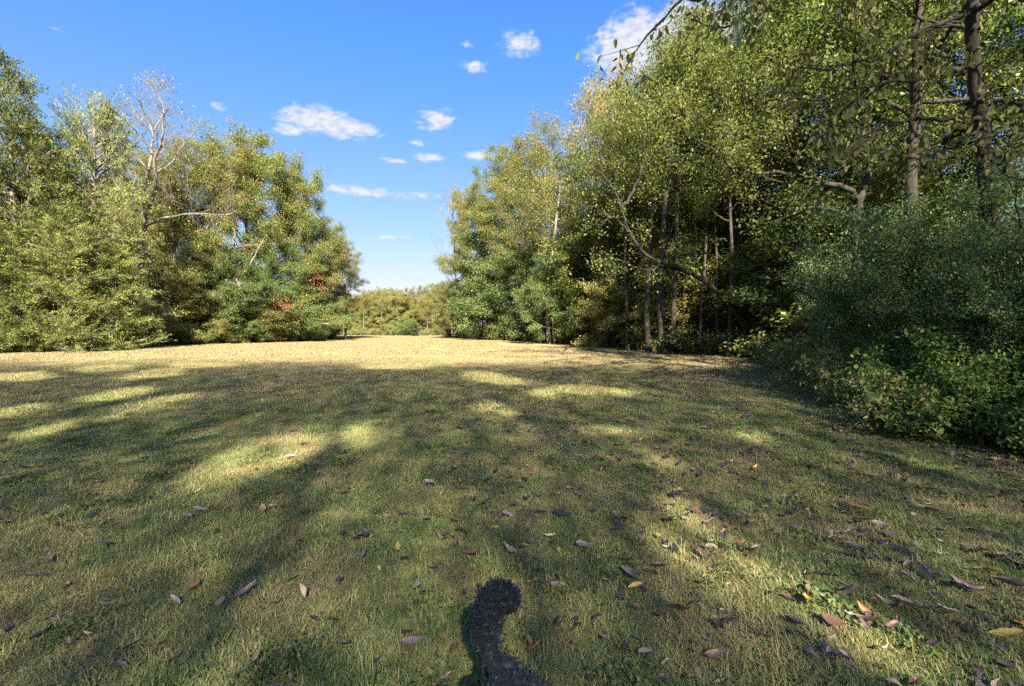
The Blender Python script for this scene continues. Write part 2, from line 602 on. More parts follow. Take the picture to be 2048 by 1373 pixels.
oak = deciduous(11, 18, .26, 5.8, .26, 28, cfg(1.7, 1.7, 6, .75), 38, .28, .114, .072, GREEN, BARK)
ash = deciduous(12, 20, .40, 4.6, .22, 25, cfg(1.7, 1.6, 6, .75), 36, .28, .114, .072, GREEN, BARK, e0=15, e1=72)
airy = deciduous(13, 20, .34, 5.2, .20, 22, cfg(1.4, 1.7, 7, .9, leafy=.85), 24, .32, .115, .07, YELLOW, BARK, e0=15, e1=70)
maple = deciduous(14, 14, .10, 5.4, .20, 30, cfg(1.7, 1.5, 6, .65), 46, .26, .108, .072, REDDISH, BARK_PALE, e0=0, e1=70)
layer = deciduous(15, 8, .10, 3.4, .09, 26, cfg(2.0, 1.1, 6, .5, flat=.25, up=.02, lift=0), 30, .19, .105, .066, LUSH, BARK, e0=0, e1=45)
slim = deciduous(16, 17, .52, 3.6, .17, 16, cfg(1.6, 1.4, 6, .7), 11, .30, .14, .08, GREEN, BARK_DARK, e0=10, e1=60)
sapling = deciduous(17, 6, .18, 1.9, .035, 15, cfg(2.0, .9, 5, .45, flat=.3), 14, .20, .12, .075, OLIVE, BARK_DARK, e0=5, e1=50)
bare = deciduous(18, 20, .36, 5.2, .18, 18, cfg(1.2, 1.6, 6, .95, flat=.8, up=.35, leafy=.35), 4, .22, .10, .06, OLIVE, BARK, e0=30, e1=74)
thin = deciduous(19, 18, .14, 5.4, .024, 15, cfg(.5, 1.5, 1, 1.0, twig_r=.4), 7, 2.3, .150, .095, GREEN, BARK, e0=5, e1=70)
def airy_crown(pr, n, R, seed):
    """a thin crown with its leaves spread evenly through it"""
    rng = np.random.default_rng(seed)
    d = unit(rng.normal(0, 1, (n, 3))) * rng.uniform(0, 1, (n, 1)) ** (1 / 2.4)
    A = d * np.array([R, R, 6.2]) + np.array([0, 0, 10.9])
    v, f, tn = leaves(rng, A, unit(rng.normal(0, 1, A.shape)), 1, .2, .075, .086, tone_c=.18, tone_r=.05, fold=.3)
    v = v.reshape(-1, 4, 3)[:, :3].reshape(-1, 3)          # small pointed leaves, one face each
    pr.parts[2] = ('foliage', mesh_from('foliage', v, np.arange(n * 3).reshape(-1, 3), 3, OLIVE, tn.reshape(-1, 4)[:, :3].ravel()), True)
    pr.H = 17.0


airy_crown(thin, 40000, 5.6, 190)
cedar_a = cedar(21, 15, 4.4, .22, 190, 14)
cedar_c = cedar(23, 11, 4.3, .2, 170, 11, low=.03, pw=.40)
cedar_b = cedar(22, 10, 3.6, .16, 140, 14, low=.02)
bush = shrub(31, 2.6, 2.0, 16, 12, .14, .085, .045, LUSH, cfg(2.4, .7, 5, .32), BARK)
privet = shrub(32, 3.4, 1.7, 26, 18, .11, .054, .031, BLUEG, cfg(2.6, .8, 6, .34, flat=.7, up=0, lift=-.02), BARK_DARK, arch=.08)
privet_b = shrub(33, 2.2, 1.5, 26, 20, .09, .054, .030, BLUEG, cfg(3.2, .6, 6, .28, flat=.7, up=0, lift=-.03), BARK_DARK, arch=.13)
bramble = shrub(34, 1.1, 1.0, 20, 13, .09, .052, .034, LUSH, cfg(4.0, .4, 5, .2), BARK_DARK, arch=.3, detail=True)

RNG = random.Random(5)


# ------------------------------------------------------------------ ground
def gz(x, y):
    x, y = np.asarray(x, float), np.asarray(y, float)
    fade = np.clip(1.2 - np.hypot(x, y) / 90, 0, 1)
    return fade * (.030 * np.sin(x * .9 + y * .5) + .025 * np.sin(y * 1.3 - x * .4 + 1) + .018 * np.sin(x * 2.1 - y * 1.7) + .05 * np.sin(x * .13 + y * .17)) \
        - .05 * np.clip(np.hypot(x, y) - 70, 0, 1e9) * .0


def ground_mat():
    m, t, out = new_mat('lawn')
    geo = t.new('ShaderNodeNewGeometry')
    p = geo.outputs['Position']
    big = t.noise(p, .16, 3.0)
    mid = t.noise(p, 1.1, 4.0, .6)
    fine = t.noise(p, 26.0, 5.0, .7)
    f = t.math('ADD', t.math('MULTIPLY', big, .55), t.math('ADD', t.math('MULTIPLY', mid, .35), t.math('MULTIPLY', fine, .35)))
    c = t.ramp(f, [(.44, (.090, .100, .032)), (.56, (.160, .145, .052)), (.68, (.260, .205, .095)), (.80, (.310, .240, .120))])
    pb = t.new('ShaderNodeBsdfPrincipled')
    t.put(pb.inputs['Base Color'], c)
    pb.inputs['Roughness'].default_value = .95
    pb.inputs['Specular IOR Level'].default_value = .1
    bp = t.new('ShaderNodeBump')
    bp.inputs['Strength'].default_value = .7
    bp.inputs['Distance'].default_value = .03
    t.l.new(fine, bp.inputs['Height'])
    t.l.new(bp.outputs[0], pb.inputs['Normal'])
    t.l.new(pb.outputs[0], out.inputs[0])
    return m


def grid_sheet(name, mat, n=190, reach=900, power=2.6):
    u = np.linspace(-1, 1, n)
    ax = np.sign(u) * (np.abs(u) ** power) * reach
    gx_, gy_ = np.meshgrid(ax, ax + 6)
    v = np.stack([gx_, gy_, gz(gx_, gy_)], -1).reshape(-1, 3)
    i = np.arange(n - 1)[:, None] * n
    j = np.arange(n - 1)[None]
    f = np.stack([i + j, i + j + 1, i + n + j + 1, i + n + j], -1).reshape(-1, 4)
    return mesh_from(name, v, f, 4, mat, smooth=True)


ground = tag(link('ground', grid_sheet('ground', ground_mat())), kind='structure')

# edges of the mown field (x, y), traced along the foot of the woods
R_EDGE = np.array([(5.2, -6), (4.9, 2), (5.0, 4.5), (6.2, 7.8), (8.2, 13), (10.6, 18), (11.6, 22.7), (9.8, 27.3), (6.8, 34), (1.6, 45.5), (-6.0, 59), (-9, 72), (-9, 90)], float)
L_EDGE = np.array([(-40, 8), (-31, 18), (-28.4, 24.8), (-28.8, 36), (-25, 45.5), (-22.5, 54.6), (-29, 62), (-36, 74), (-36, 90)], float)
FAR_EDGE = np.array([(-44, 84), (-30, 84), (-18, 83), (-8, 84)], float)


def litter_mat():
    m, t, out = new_mat('leaf_litter')
    geo = t.new('ShaderNodeNewGeometry')
    p = geo.outputs['Position']
    a = t.noise(p, 9.0, 5.0, .7)
    b = t.noise(p, .8, 3.0)
    c = t.ramp(t.math('ADD', t.math('MULTIPLY', a, .7), t.math('MULTIPLY', b, .3)),
               [(.34, (.030, .022, .014)), (.5, (.090, .064, .036)), (.62, (.150, .105, .058)), (.75, (.110, .110, .040))])
    pb = t.new('ShaderNodeBsdfPrincipled')
    t.put(pb.inputs['Base Color'], c)
    pb.inputs['Roughness'].default_value = .9
    bp = t.new('ShaderNodeBump')
    bp.inputs['Distance'].default_value = .05
    t.l.new(a, bp.inputs['Height'])
    t.l.new(bp.outputs[0], pb.inputs['Normal'])
    t.l.new(pb.outputs[0], out.inputs[0])
    return m


LITTER = litter_mat()


def floor_strip(edge, side, width, seed):
    """woodland floor: from the wavy edge of the field inward"""
    rng = np.random.default_rng(seed)
    e = densify(edge, 120)
    e = e + rng.normal(0, .10, e.shape)
    d = unit(np.gradient(e, axis=0))
    nrm = np.stack([d[:, 1], -d[:, 0]], 1) * side
    ws = np.array([0, .4, 1.2, 3, 7, 15, width])
    v = []
    for k, w in enumerate(ws):
        q = e + np.array([1.0 * side, 0]) * w if w > 3 else e + (nrm * .4 + np.array([side * .6, 0])) * w
        z = gz(q[:, 0], q[:, 1]) + (.006 if k == 0 else .03)
        v.append(np.column_stack([q, z]))
    v = np.array(v).reshape(-1, 3)
    m = len(e)
    i = np.arange(len(ws) - 1)[:, None] * m
    j = np.arange(m - 1)[None]
    f = np.stack([i + j, i + j + 1, i + m + j + 1, i + m + j], -1).reshape(-1, 4)
    if side < 0:
        f = f[:, ::-1]
    tag(link('woodland_floor', mesh_from('woodland_floor', v, f, 4, LITTER, smooth=True)), kind='structure')


floor_strip(R_EDGE, 1, 60, 1)
floor_strip(L_EDGE, -1, 60, 2)


# ------------------------------------------------------------------ scattering (ground cover that nobody could count)
def scatter(name, pts, rot, scl, var, variants):
    """points carry instances of the small source meshes"""
    me = bpy.data.meshes.new(name)
    me.vertices.add(len(pts))
    me.vertices.foreach_set('co', np.ascontiguousarray(pts, np.float32).ravel())
    for an, arr in (('turn', rot), ('grow', scl)):
        a = me.attributes.new(an, 'FLOAT', 'POINT')
        a.data.foreach_set('value', np.ascontiguousarray(arr, np.float32))
    a = me.attributes.new('sort', 'INT', 'POINT')
    a.data.foreach_set('value', np.ascontiguousarray(var, np.int32))
    o = link(name, me)
    o['kind'] = 'stuff'
    ng = bpy.data.node_groups.new(name, 'GeometryNodeTree')
    ng.interface.new_socket('Geometry', in_out='INPUT', socket_type='NodeSocketGeometry')
    ng.interface.new_socket('Geometry', in_out='OUTPUT', socket_type='NodeSocketGeometry')
    gi, go = ng.nodes.new('NodeGroupInput'), ng.nodes.new('NodeGroupOutput')
    jn = ng.nodes.new('GeometryNodeJoinGeometry')

    def attr(an, typ):
        nd = ng.nodes.new('GeometryNodeInputNamedAttribute')
        nd.data_type = typ
        nd.inputs['Name'].default_value = an
        return nd.outputs[0]
    tn, gr, so = attr('turn', 'FLOAT'), attr('grow', 'FLOAT'), attr('sort', 'INT')
    cx = ng.nodes.new('ShaderNodeCombineXYZ')
    ng.links.new(tn, cx.inputs[2])
    er = ng.nodes.new('FunctionNodeEulerToRotation')
    ng.links.new(cx.outputs[0], er.inputs[0])
    for k, src in enumerate(variants):
        ip = ng.nodes.new('GeometryNodeInstanceOnPoints')
        oi = ng.nodes.new('GeometryNodeObjectInfo')
        oi.inputs['Object'].default_value = src
        oi.inputs['As Instance'].default_value = True
        cp = ng.nodes.new('FunctionNodeCompare')
        cp.data_type = 'INT'
        cp.operation = 'EQUAL'
        ng.links.new(so, cp.inputs[2])
        cp.inputs[3].default_value = k
        ng.links.new(gi.outputs[0], ip.inputs['Points'])
        ng.links.new(cp.outputs[0], ip.inputs['Selection'])
        ng.links.new(oi.outputs['Geometry'], ip.inputs['Instance'])
        ng.links.new(er.outputs[0], ip.inputs['Rotation'])
        ng.links.new(gr, ip.inputs['Scale'])
        ng.links.new(ip.outputs[0], jn.inputs[0])
    ng.links.new(jn.outputs[0], go.inputs[0])
    md = o.modifiers.new('scatter', 'NODES')
    md.node_group = ng
    return o


def blade_patch(seed, n, R, Lm, Wm, lean, mat, name='grass_blades', clump=0.0, tone0=.5):
    rng = np.random.default_rng(seed)
    a = rng.uniform(0, 6.283, n)
    r = R * np.sqrt(rng.uniform(0, 1, n)) * (1 - .25 * rng.uniform(0, 1, n))
    p = np.stack([r * np.cos(a), r * np.sin(a), np.full(n, -.01)], 1)
    if clump:
        nc = 26
        ca = rng.uniform(0, 6.283, nc); cr = R * .9 * np.sqrt(rng.uniform(0, 1, nc))
        cc = np.stack([cr * np.cos(ca), cr * np.sin(ca), np.zeros(nc)], 1)
        pick = rng.uniform(0, 1, n) < clump
        ci = rng.integers(0, nc, n)
        p[pick] = cc[ci[pick]] + rng.normal(0, .025, (pick.sum(), 3)) * np.array([1, 1, 0])
        p[:, 2] = -.01
    L = Lm * np.clip(rng.lognormal(0, .38, n), .3, 2.2)
    W = Wm * rng.uniform(.6, 1.4, n)
    az_ = rng.uniform(0, 6.283, n)
    ln = np.clip(rng.normal(lean, .35, n), .05, 1.5)
    h = np.stack([np.cos(az_), np.sin(az_), np.zeros(n)], 1)
    s = np.stack([-np.sin(az_ + rng.normal(0, .6, n)), np.cos(az_), np.zeros(n)], 1)
    up = np.array([0, 0, 1.0])
    d1 = h * np.sin(ln * .55)[:, None] + up * np.cos(ln * .55)[:, None]
    d2 = h * np.sin(ln * 1.25)[:, None] + up * np.cos(ln * 1.25)[:, None]
    m = p + d1 * (L * .5)[:, None]
    t = m + d2 * (L * .5)[:, None]
    t[:, 2] = np.maximum(t[:, 2], .004)
    w = (s * W[:, None]) * .5
    v = np.stack([p - w, p + w, m + w * .85, m - w * .85, t + w * .12, t - w * .12], 1).reshape(-1, 3)
    b = np.arange(n)[:, None] * 6
    f = np.concatenate([b + np.array([0, 1, 2, 3]), b + np.array([3, 2, 4, 5])])
    tone = np.clip(tone0 + rng.normal(0, .22, n), 0, 1)
    me = mesh_from(name, v, f, 4, mat, np.repeat(tone, 6))
    return bpy.data.objects.new(name, me)


def grass_mat():
    m, t, out = new_mat('grass_blade')
    at = t.new('ShaderNodeAttribute', attribute_name='tone')
    geo = t.new('ShaderNodeNewGeometry')
    p = geo.outputs['Position']
    big = t.noise(p, .22, 3.0)
    mid = t.noise(p, 1.4, 3.0, .6)
    sml = t.noise(p, 5.0, 2.0)
    sp = t.new('ShaderNodeSeparateXYZ')
    t.l.new(p, sp.inputs[0])
    # the mown field is drier away from the wood behind
    far = t.smooth(sp.outputs[1], 4.0, 24.0)
    f = t.math('ADD', t.math('MULTIPLY', at.outputs['Fac'], .55), t.math('MULTIPLY', t.math('SUBTRACT', big, .5), .55))
    f = t.math('ADD', f, t.math('MULTIPLY', t.math('SUBTRACT', mid, .5), .75))
    f = t.math('ADD', f, t.math('MULTIPLY', t.math('SUBTRACT', sml, .5), .35))
    f = t.math('ADD', f, t.math('ADD', .15, t.math('MULTIPLY', far, .20)), clamp=True)
    c = t.ramp(f, [(.08, (.085, .150, .045)), (.30, (.165, .205, .070)), (.50, (.255, .235, .085)), (.72, (.278, .202, .132)), (.95, (.335, .250, .178))])
    brown = t.noise(p, 2.6, 4.0, .65)
    c = t.mix(t.math('MULTIPLY', t.smooth(brown, .55, .70), .62), c, (.150, .100, .052))
    lush = t.noise(p, 1.9, 3.0, .6, .4)
    c = t.mix(t.math('MULTIPLY', t.smooth(lush, .56, .70), t.math('MULTIPLY', t.math('SUBTRACT', 1.0, far), .60)), c, (.085, .165, .045))
    pb = t.new('ShaderNodeBsdfPrincipled')
    t.put(pb.inputs['Base Color'], c)
    pb.inputs['Roughness'].default_value = .55
    pb.inputs['Specular IOR Level'].default_value = .3
    tr = t.new('ShaderNodeBsdfTranslucent')
    t.put(tr.inputs[0], c)
    mx = t.new('ShaderNodeMixShader')
    mx.inputs[0].default_value = .3
    t.l.new(pb.outputs[0], mx.inputs[1])
    t.l.new(tr.outputs[0], mx.inputs[2])
    t.l.new(mx.outputs[0], out.inputs[0])
    return m


GRASS = grass_mat()


def inside_field(x, y):
    xr = np.interp(y, R_EDGE[:, 1], R_EDGE[:, 0])
    xl = np.interp(y, L_EDGE[:, 1], L_EDGE[:, 0])
    return (x < xr + .5) & (x > xl - .5)


def jitter_grid(rng, x0, x1, y0, y1, step):
    xs, ys = np.meshgrid(np.arange(x0, x1, step), np.arange(y0, y1, step))
    p = np.stack([xs.ravel(), ys.ravel()], 1)
    return p + rng.uniform(-.5, .5, p.shape) * step


def lawn():
    rng = np.random.default_rng(77)
    near = [blade_patch(40 + k, 4000, .34, .036, .0035, 1.15, GRASS, clump=.45, tone0=.42 + .06 * k) for k in range(4)]
    tuft = [blade_patch(50 + k, 70, .10, .066, .0050, .85, GRASS, tone0=.12) for k in range(2)]
    mid = [blade_patch(60 + k, 3800, .75, .052, .0070, 1.15, GRASS, clump=.2, tone0=.46 + .06 * k) for k in range(3)]
    far = [blade_patch(70 + k, 4200, 2.0, .050, .018, 1.25, GRASS, tone0=.5) for k in range(2)]
    clover = []
    for k in range(2):
        r_ = np.random.default_rng(90 + k)
        A = np.column_stack([r_.normal(0, .07, (70, 2)), r_.uniform(.012, .045, 70)])
        v, f, t_ = leaves(r_, A, unit(r_.normal(0, 1, A.shape)), 3, .008, .019 + .008 * k, .015 + .003 * k, droop=.05, flat=2.2, tone0=.22)
        clover.append(bpy.data.objects.new('clover', mesh_from('clover', v, f, 4, WEED, t_)))
    P_, V_, Sc = [], [], []

    def add(p, v0, nv, s0, s1):
        ok = inside_field(p[:, 0], p[:, 1]) & (np.abs(p[:, 0]) < 1.35 * np.maximum(p[:, 1], 0) + 3.5)
        p = p[ok]
        P_.append(p); V_.append(rng.integers(v0, v0 + nv, len(p))); Sc.append(rng.uniform(s0, s1, len(p)))
    q = jitter_grid(rng, -14, 9, -.5, 9.0, .27)
    add(q, 0, 4, .8, 1.25)
    q = jitter_grid(rng, -14, 9, 0, 10.0, .42)
    q = q[rng.uniform(0, 1, len(q)) < np.clip(.25 + .6 * np.sin(q[:, 0] * 1.1 + 1.7 * np.sin(q[:, 1] * .7)) , .06, 1)]
    add(q, 4, 2, .6, 1.3)
    q = jitter_grid(rng, -14, 9, .8, 9.0, .33)
    q = q[rng.uniform(0, 1, len(q)) < np.clip(.10 + .5 * np.sin(q[:, 0] * .8 + 2.1 * np.sin(q[:, 1] * .9 + .5)), .04, 1)]
    add(q, 11, 2, .7, 1.3)
    q = jitter_grid(rng, -28, 14, 8.6, 22, .62)
    add(q, 6, 3, .85, 1.2)
    q = jitter_grid(rng, -46, 14, 21, 86, 1.7)
    add(q, 9, 2, .85, 1.2)
    p = np.concatenate(P_)
    z = gz(p[:, 0], p[:, 1])
    o = scatter('grass', np.column_stack([p, z]), rng.uniform(0, 6.283, len(p)), np.concatenate(Sc), np.concatenate(V_), near + tuft + mid + far + clover)
    return o


tag(lawn(), 'short dry and green mown grass covering the field', 'grass')


# ------------------------------------------------------------------ undergrowth along the edges of the woods
def weed_source(seed, H, n_stem, k, L, W, mat):
    p = shrub(seed, H, H * .7, n_stem, k, .06, L, W, mat, cfg(4.0, H * .35, 3, H * .2, flat=.6), BARK_DARK, arch=.2)
    vs, fs, off = [], [], 0
    o = bpy.data.objects.new('weed', p.parts[2][1])
    return o


def undergrowth():
    rng = np.random.default_rng(91)
    src = [weed_source(81, .75, 9, 5, .09, .035, WEED), weed_source(82, .5, 9, 5, .08, .05, LUSH), weed_source(83, 1.0, 8, 4, .10, .05, WEED),
           blade_patch(84, 260, .30, .48, .012, .45, WEED, 'tall_blades', tone0=.75), blade_patch(85, 220, .30, .36, .012, .6, WEED, 'tall_blades', tone0=.45)]
    P_, Sc, V_ = [], [], []
    for edge, side, n, w0, w1, lo, hi in ((R_EDGE, 1, 900, 0.0, 2.6, .5, 1.2), (L_EDGE, -1, 900, -.2, 2.5, .7, 1.5), (FAR_EDGE, 0, 260, 0, 2.5, .8, 1.5), (R_EDGE, 1, 700, 2.0, 14, .6, 1.3)):
        e = densify(edge, 400)
        i = rng.integers(0, 400, n)
        w = w0 + (w1 - w0) * rng.uniform(0, 1, n) ** 1.4
        q = e[i] + rng.normal(0, .25, (n, 2))
        if side:
            q[:, 0] += side * w
        else:
            q[:, 1] += w
        ok = q[:, 1] > (1.0 if side != 1 else 5.5)
        P_.append(q[ok]); Sc.append(rng.uniform(lo, hi, ok.sum())); V_.append(rng.integers(0, 5, ok.sum()))
    p = np.concatenate(P_)
    o = scatter('undergrowth', np.column_stack([p, gz(p[:, 0], p[:, 1])]), rng.uniform(0, 6.283, len(p)), np.concatenate(Sc), np.concatenate(V_), src)
    return tag(o, 'weeds and tall dry grass along the foot of the woods', 'undergrowth')


undergrowth()


def put(proto, name, label, cat, px, d, top=None, H=None, tint=(1, 1, 1), group=None, leaf=None, bark=None, sxy=1.0, tilt=(0, 0)):
    if H is None:
        H = (YH - top) / FPX * d + EYE
    x = gx(px, d)
    return place(proto, name, label, cat, (x, d, float(gz(x, d)) - .02), H, RNG.uniform(0, 6.28), tint, group, leaf, bark, sxy, tilt)


def by(px, marks):
    for lim, ph in marks:
        if px < lim:
            return ph
    return marks[-1][1]


RMARK = [(1090, 'left of the sunlit pale trunk'), (1180, 'just right of the sunlit pale trunk'), (1270, 'in the deepest part of the bay'), (1322, 'just left of the thickest dark trunk'), (1375, 'just right of the thickest dark trunk'),
         (1440, 'under the arch of the leaning tree'), (1510, 'at the foot of the leaning tree'), (1580, 'where the thicket begins'), (1660, 'above the left end of the thicket'), (1760, 'behind the crooked limb'), (1880, 'behind the middle of the thicket'), (9999, 'behind the right end of the thicket')]
LMARK = [(0, 'left of the pointed cedar'), (60, 'at the left edge of the photo'), (130, 'below the pointed cedar'), (240, 'under the low cedars'), (370, 'just right of the fallen branch'), (440, 'under the level bough'), (490, 'by the dead crooked boughs'), (550, 'left of the scarlet spray'), (610, 'under the scarlet spray'), (650, 'under the last red sprays'), (9999, 'at the right end of the left wood')]
FMARK = [(650, 'hidden by the left wood'), (680, 'beside the left wood'), (710, 'left of the gap centre'), (740, 'under the bronze crowns'), (770, 'left of the bright bush'), (800, 'behind the bright bush'), (830, 'behind the small dark bush'), (860, 'right of the small dark bush'), (890, 'beside the right wood'), (9999, 'hidden by the right wood')]
LEAFNAME = {}


def leafname(m):
    return {'leaf_green': 'green', 'leaf_olive': 'olive', 'leaf_lush': 'bright green', 'leaf_yellow': 'yellow'}.get(m.name if m else '', 'green')


def tallness(h, a, b):
    return 'low' if h < a else 'tall' if h > b else 'middling'


def T(v=.12, r=0, g=0):
    a = 1 + RNG.uniform(-v, v)
    return (a * (1 + r), a * (1 + g), a)


# ------------------------------------------------------------------ the wood on the left
LW = 'trees of the wood on the left'
put(cedar_a, 'cedar_tree', 'tall feathery cedar at the left edge of the photo, its pointed top against the sky', 'tree', 45, 27.5, 128, tint=(.72, .75, .7), group=LW, sxy=.95)
put(cedar_c, 'cedar_tree', 'broad olive cedar between the pointed cedar and the half bare tree', 'tree', 190, 30.5, 205, tint=T(), group=LW, sxy=.72)
put(cedar_c, 'cedar_tree', 'low spreading cedar whose green skirts reach the mown grass', 'tree', 130, 27.0, 425, tint=(1.15, 1.15, 1), group=LW, sxy=1.05)
put(cedar_b, 'cedar_tree', 'bright low cedar just left of the grey trunk', 'tree', 228, 29.5, 490, tint=(1.2, 1.2, 1), group=LW, sxy=1.2)
put(cedar_c, 'cedar_tree', 'cedar filling the space between the pointed cedar and the broad one', 'tree', 95, 29.0, 255, tint=T(), group=LW, sxy=.85)
put(cedar_b, 'cedar_tree', 'dense low cedar at the left edge above the grass', 'tree', 25, 26.6, 450, tint=(1.05, 1.08, 1), group=LW, sxy=1.3)
put(cedar_c, 'cedar_tree', 'cedar cut off by the left side of the photo', 'tree', -60, 26.5, 330, tint=(.8, .82, .75), group=LW, sxy=1.1)
put(airy, 'deciduous_tree', 'yellow green tree behind the forked pale trunk', 'tree', 235, 43, 290, tint=T(), group=LW, leaf=OLIVE)
put(oak, 'deciduous_tree', 'yellowing tree right of the forked pale trunk', 'tree', 352, 42, 300, tint=(1.05, 1.05, 1), group=LW, leaf=OLIVE)
put(oak, 'deciduous_tree', 'olive tree between the half bare tree and the reddening tree', 'tree', 425, 45, 282, tint=T(), group=LW, leaf=OLIVE, sxy=.85)
put(maple, 'maple_tree', 'tallest tree with reddening leaves on the left side', 'tree', 500, 47, 268, tint=T(), group=LW, sxy=.92)
put(maple, 'maple_tree', 'second reddening tree with the pointed crown toward the gap', 'tree', 590, 49.5, 318, tint=(.95, 1, 1), group=LW, sxy=.78)
put(maple, 'maple_tree', 'rounded tree with red sprays at the right end of the left wood', 'tree', 645, 53, 440, tint=T(), group=LW, sxy=.95)
put(oak, 'deciduous_tree', 'last shaded olive tree of the left wood beside the open gap', 'tree', 690, 57, 480, tint=(.85, .85, .8), group=LW, leaf=OLIVE, sxy=.9)  # lowered tint puts the shade on this crown into its leaves
for px, d, top, lb in ((345, 38.5, 520, 'pale green layered tree just right of the fallen branch'), (425, 42, 500, 'pale green layered tree under the long level bough'),
                       (505, 45, 505, 'pale layered tree in front of the reddening trunk'), (575, 47.5, 500, 'bright layered tree under the red spray'),
                       (630, 51, 545, 'dark layered tree at the foot of the right end of the left wood'), (385, 40, 560, 'low layered tree with yellowing lower boughs'),
                       (465, 43.5, 570, 'low layered tree on the grass edge under the level bough'), (545, 46, 590, 'low layered tree behind the grass edge left of the gap')):
    put(layer, 'understory_tree', lb, 'tree', px, d, top, tint=T(.15), group='layered small trees under the left wood', leaf=OLIVE if RNG.random() < .4 else None, sxy=1.15)
for k in range(14):
    px, d = RNG.uniform(-60, 640), RNG.uniform(50, 62)
    put(RNG.choice([oak, ash, airy]), 'forest_tree', f'forest tree deep in the left wood {by(px, LMARK)}', 'tree', px, d, RNG.uniform(330, 430) if px < 450 else RNG.uniform(460, 520), tint=T(), group='trees deep in the left wood', leaf=RNG.choice([None, OLIVE]))
for px, d, H in ((15, 25.8, 2.3), (60, 26.2, 1.7), (-40, 25.5, 2.8), (105, 27, 1.5), (160, 28, 1.4), (345, 37.5, 1.6), (400, 39.5, 1.8), (460, 42, 1.8), (520, 44.5, 1.9), (580, 47, 2.0), (640, 51, 2.4), (665, 54, 2.6)):
    put(bush, 'shrub', f'leafy shrub on the grass edge {by(px, LMARK)}', 'shrub', px, d, H=H, tint=(T(.1)), group='shrubs at the foot of the left wood', sxy=1.2)


for k in range(16):
    px, d = -40 + 46 * k, RNG.uniform(44, 58)
    if px > 560:
        d = 60
    put(bush, 'shrub', f'shaded bush deep in the left wood {by(px, LMARK)}', 'shrub', px, d, H=RNG.uniform(3.5, 5), tint=T(.1), group='bushes inside the left wood', leaf=OLIVE, sxy=1.4)


# half bare forked tree, drawn limb by limb
def limb_tree(name, label, cat, trunk, tr, limbs, bark, leaf, c, k, spread, L, W, seed, leafkw=None, detail=False, group=None, tint=(1, 1, 1), limb_name='limb', s_limb=.25, trunk_leaf=None, taper=.62, twig_bark=None):
    """trunk and limbs: lists of points; each limb is a part of its own"""
    rng = np.random.default_rng(seed)
    base = np.array(trunk[0], float)
    root = tag(link(name, None, loc=base), label, cat, group)
    tw = Wood()
    tp = densify(np.array(trunk) - base, 28)
    tp[1:-1] += rng.normal(0, tr * .10, (26, 3))
    x = np.linspace(0, 1, 28)
    rr = tr * (1 - taper * x)
    rr[0] *= 1.45; rr[1] *= 1.2; rr[2] *= 1.06
    tw.tube(tp, rr, 10)
    link('trunk', tw.mesh('trunk', bark), root)
    bw = Wood()
    glimbs = []
    if trunk_leaf is not None:
        glimbs.append((tp, tr * .5, trunk_leaf))
    for pts, r0, r1 in limbs:
        q = densify(np.array(pts) - base, 16)
        q[1:] += rng.normal(0, .02 + r0 * .15, (15, 3))
        lw = Wood()
        lw.tube(q, np.linspace(r0, r1, 16), 8)
        link(limb_name, lw.mesh(limb_name, bark), root)
        glimbs.append((q, r0, s_limb))
    A, D = grow_on(rng, glimbs, bw, c)
    tag(link('branchwork', bw.mesh('branchwork', twig_bark or bark), root), kind='stuff')
    v, f, tn = leaves(rng, A, D, k, spread, L, W, detail=detail, **(leafkw or {}))
    fo = tag(link('foliage', mesh_from('foliage', v, f, 4, leaf, tn), root), kind='stuff')
    fo.color = (*tint, 1)
    return root


d0 = 36.0
limb_tree('half_bare_tree', 'tall half bare tree with a forked grey trunk and fine twigs against the sky', 'tree',
          [P(292, 695, d0), P(286, 610, d0), P(282, 520, d0), P(290, 450, d0), P(293, 425, d0)], .28,
          [([P(293, 430, d0), P(262, 410, d0 - .5), P(228, 365, d0 - 1), P(203, 330, d0 - 1.3), P(187, 295, d0 - 1.5), P(200, 262, d0 - 2)], .14, .03),
           ([P(293, 430, d0), P(286, 395, d0), P(298, 345, d0 + .3), P(303, 300, d0 + .5), P(306, 265, d0 + .8), P(288, 225, d0 + 1), P(276, 200, d0)], .15, .02),
           ([P(295, 428, d0), P(312, 370, d0 - .5), P(310, 320, d0 - 1), P(324, 280, d0 - 1.4), P(328, 235, d0 - 1.6), P(340, 205, d0 - 2)], .15, .02),
           ([P(305, 300, d0), P(280, 272, d0 - .8), P(255, 245, d0 - 1.6), P(230, 222, d0 - 2.4)], .07, .015),
           ([P(312, 345, d0), P(345, 325, d0 + 1), P(365, 290, d0 + 1.6), P(392, 262, d0 + 2.2)], .08, .015),
           ([P(308, 262, d0), P(326, 225, d0 + 1), P(318, 195, d0 + 1.6), P(303, 178, d0 + 2)], .06, .012),
           ([P(203, 330, d0 - 1.3), P(178, 285, d0 - 2), P(152, 250, d0 - 2.4)], .055, .015),
           ([P(298, 340, d0), P(270, 310, d0 + 1.2), P(245, 285, d0 + 2), P(215, 270, d0 + 2.6)], .06, .015),
           ([P(290, 452, d0), P(335, 435, d0 - 1), P(390, 427, d0 - 1.8), P(440, 430, d0 - 2.4), P(472, 425, d0 - 2.6)], .10, .03)],
          BARK_LIT_GREY, OLIVE, cfg(2.3, 2.5, 10, 1.2, flat=.9, up=.45, lift=.06, leafy=.40, twig_r=.75), 4, .30, .13, .075, 301, dict(tone0=.5), group=LW, twig_bark=BARK)

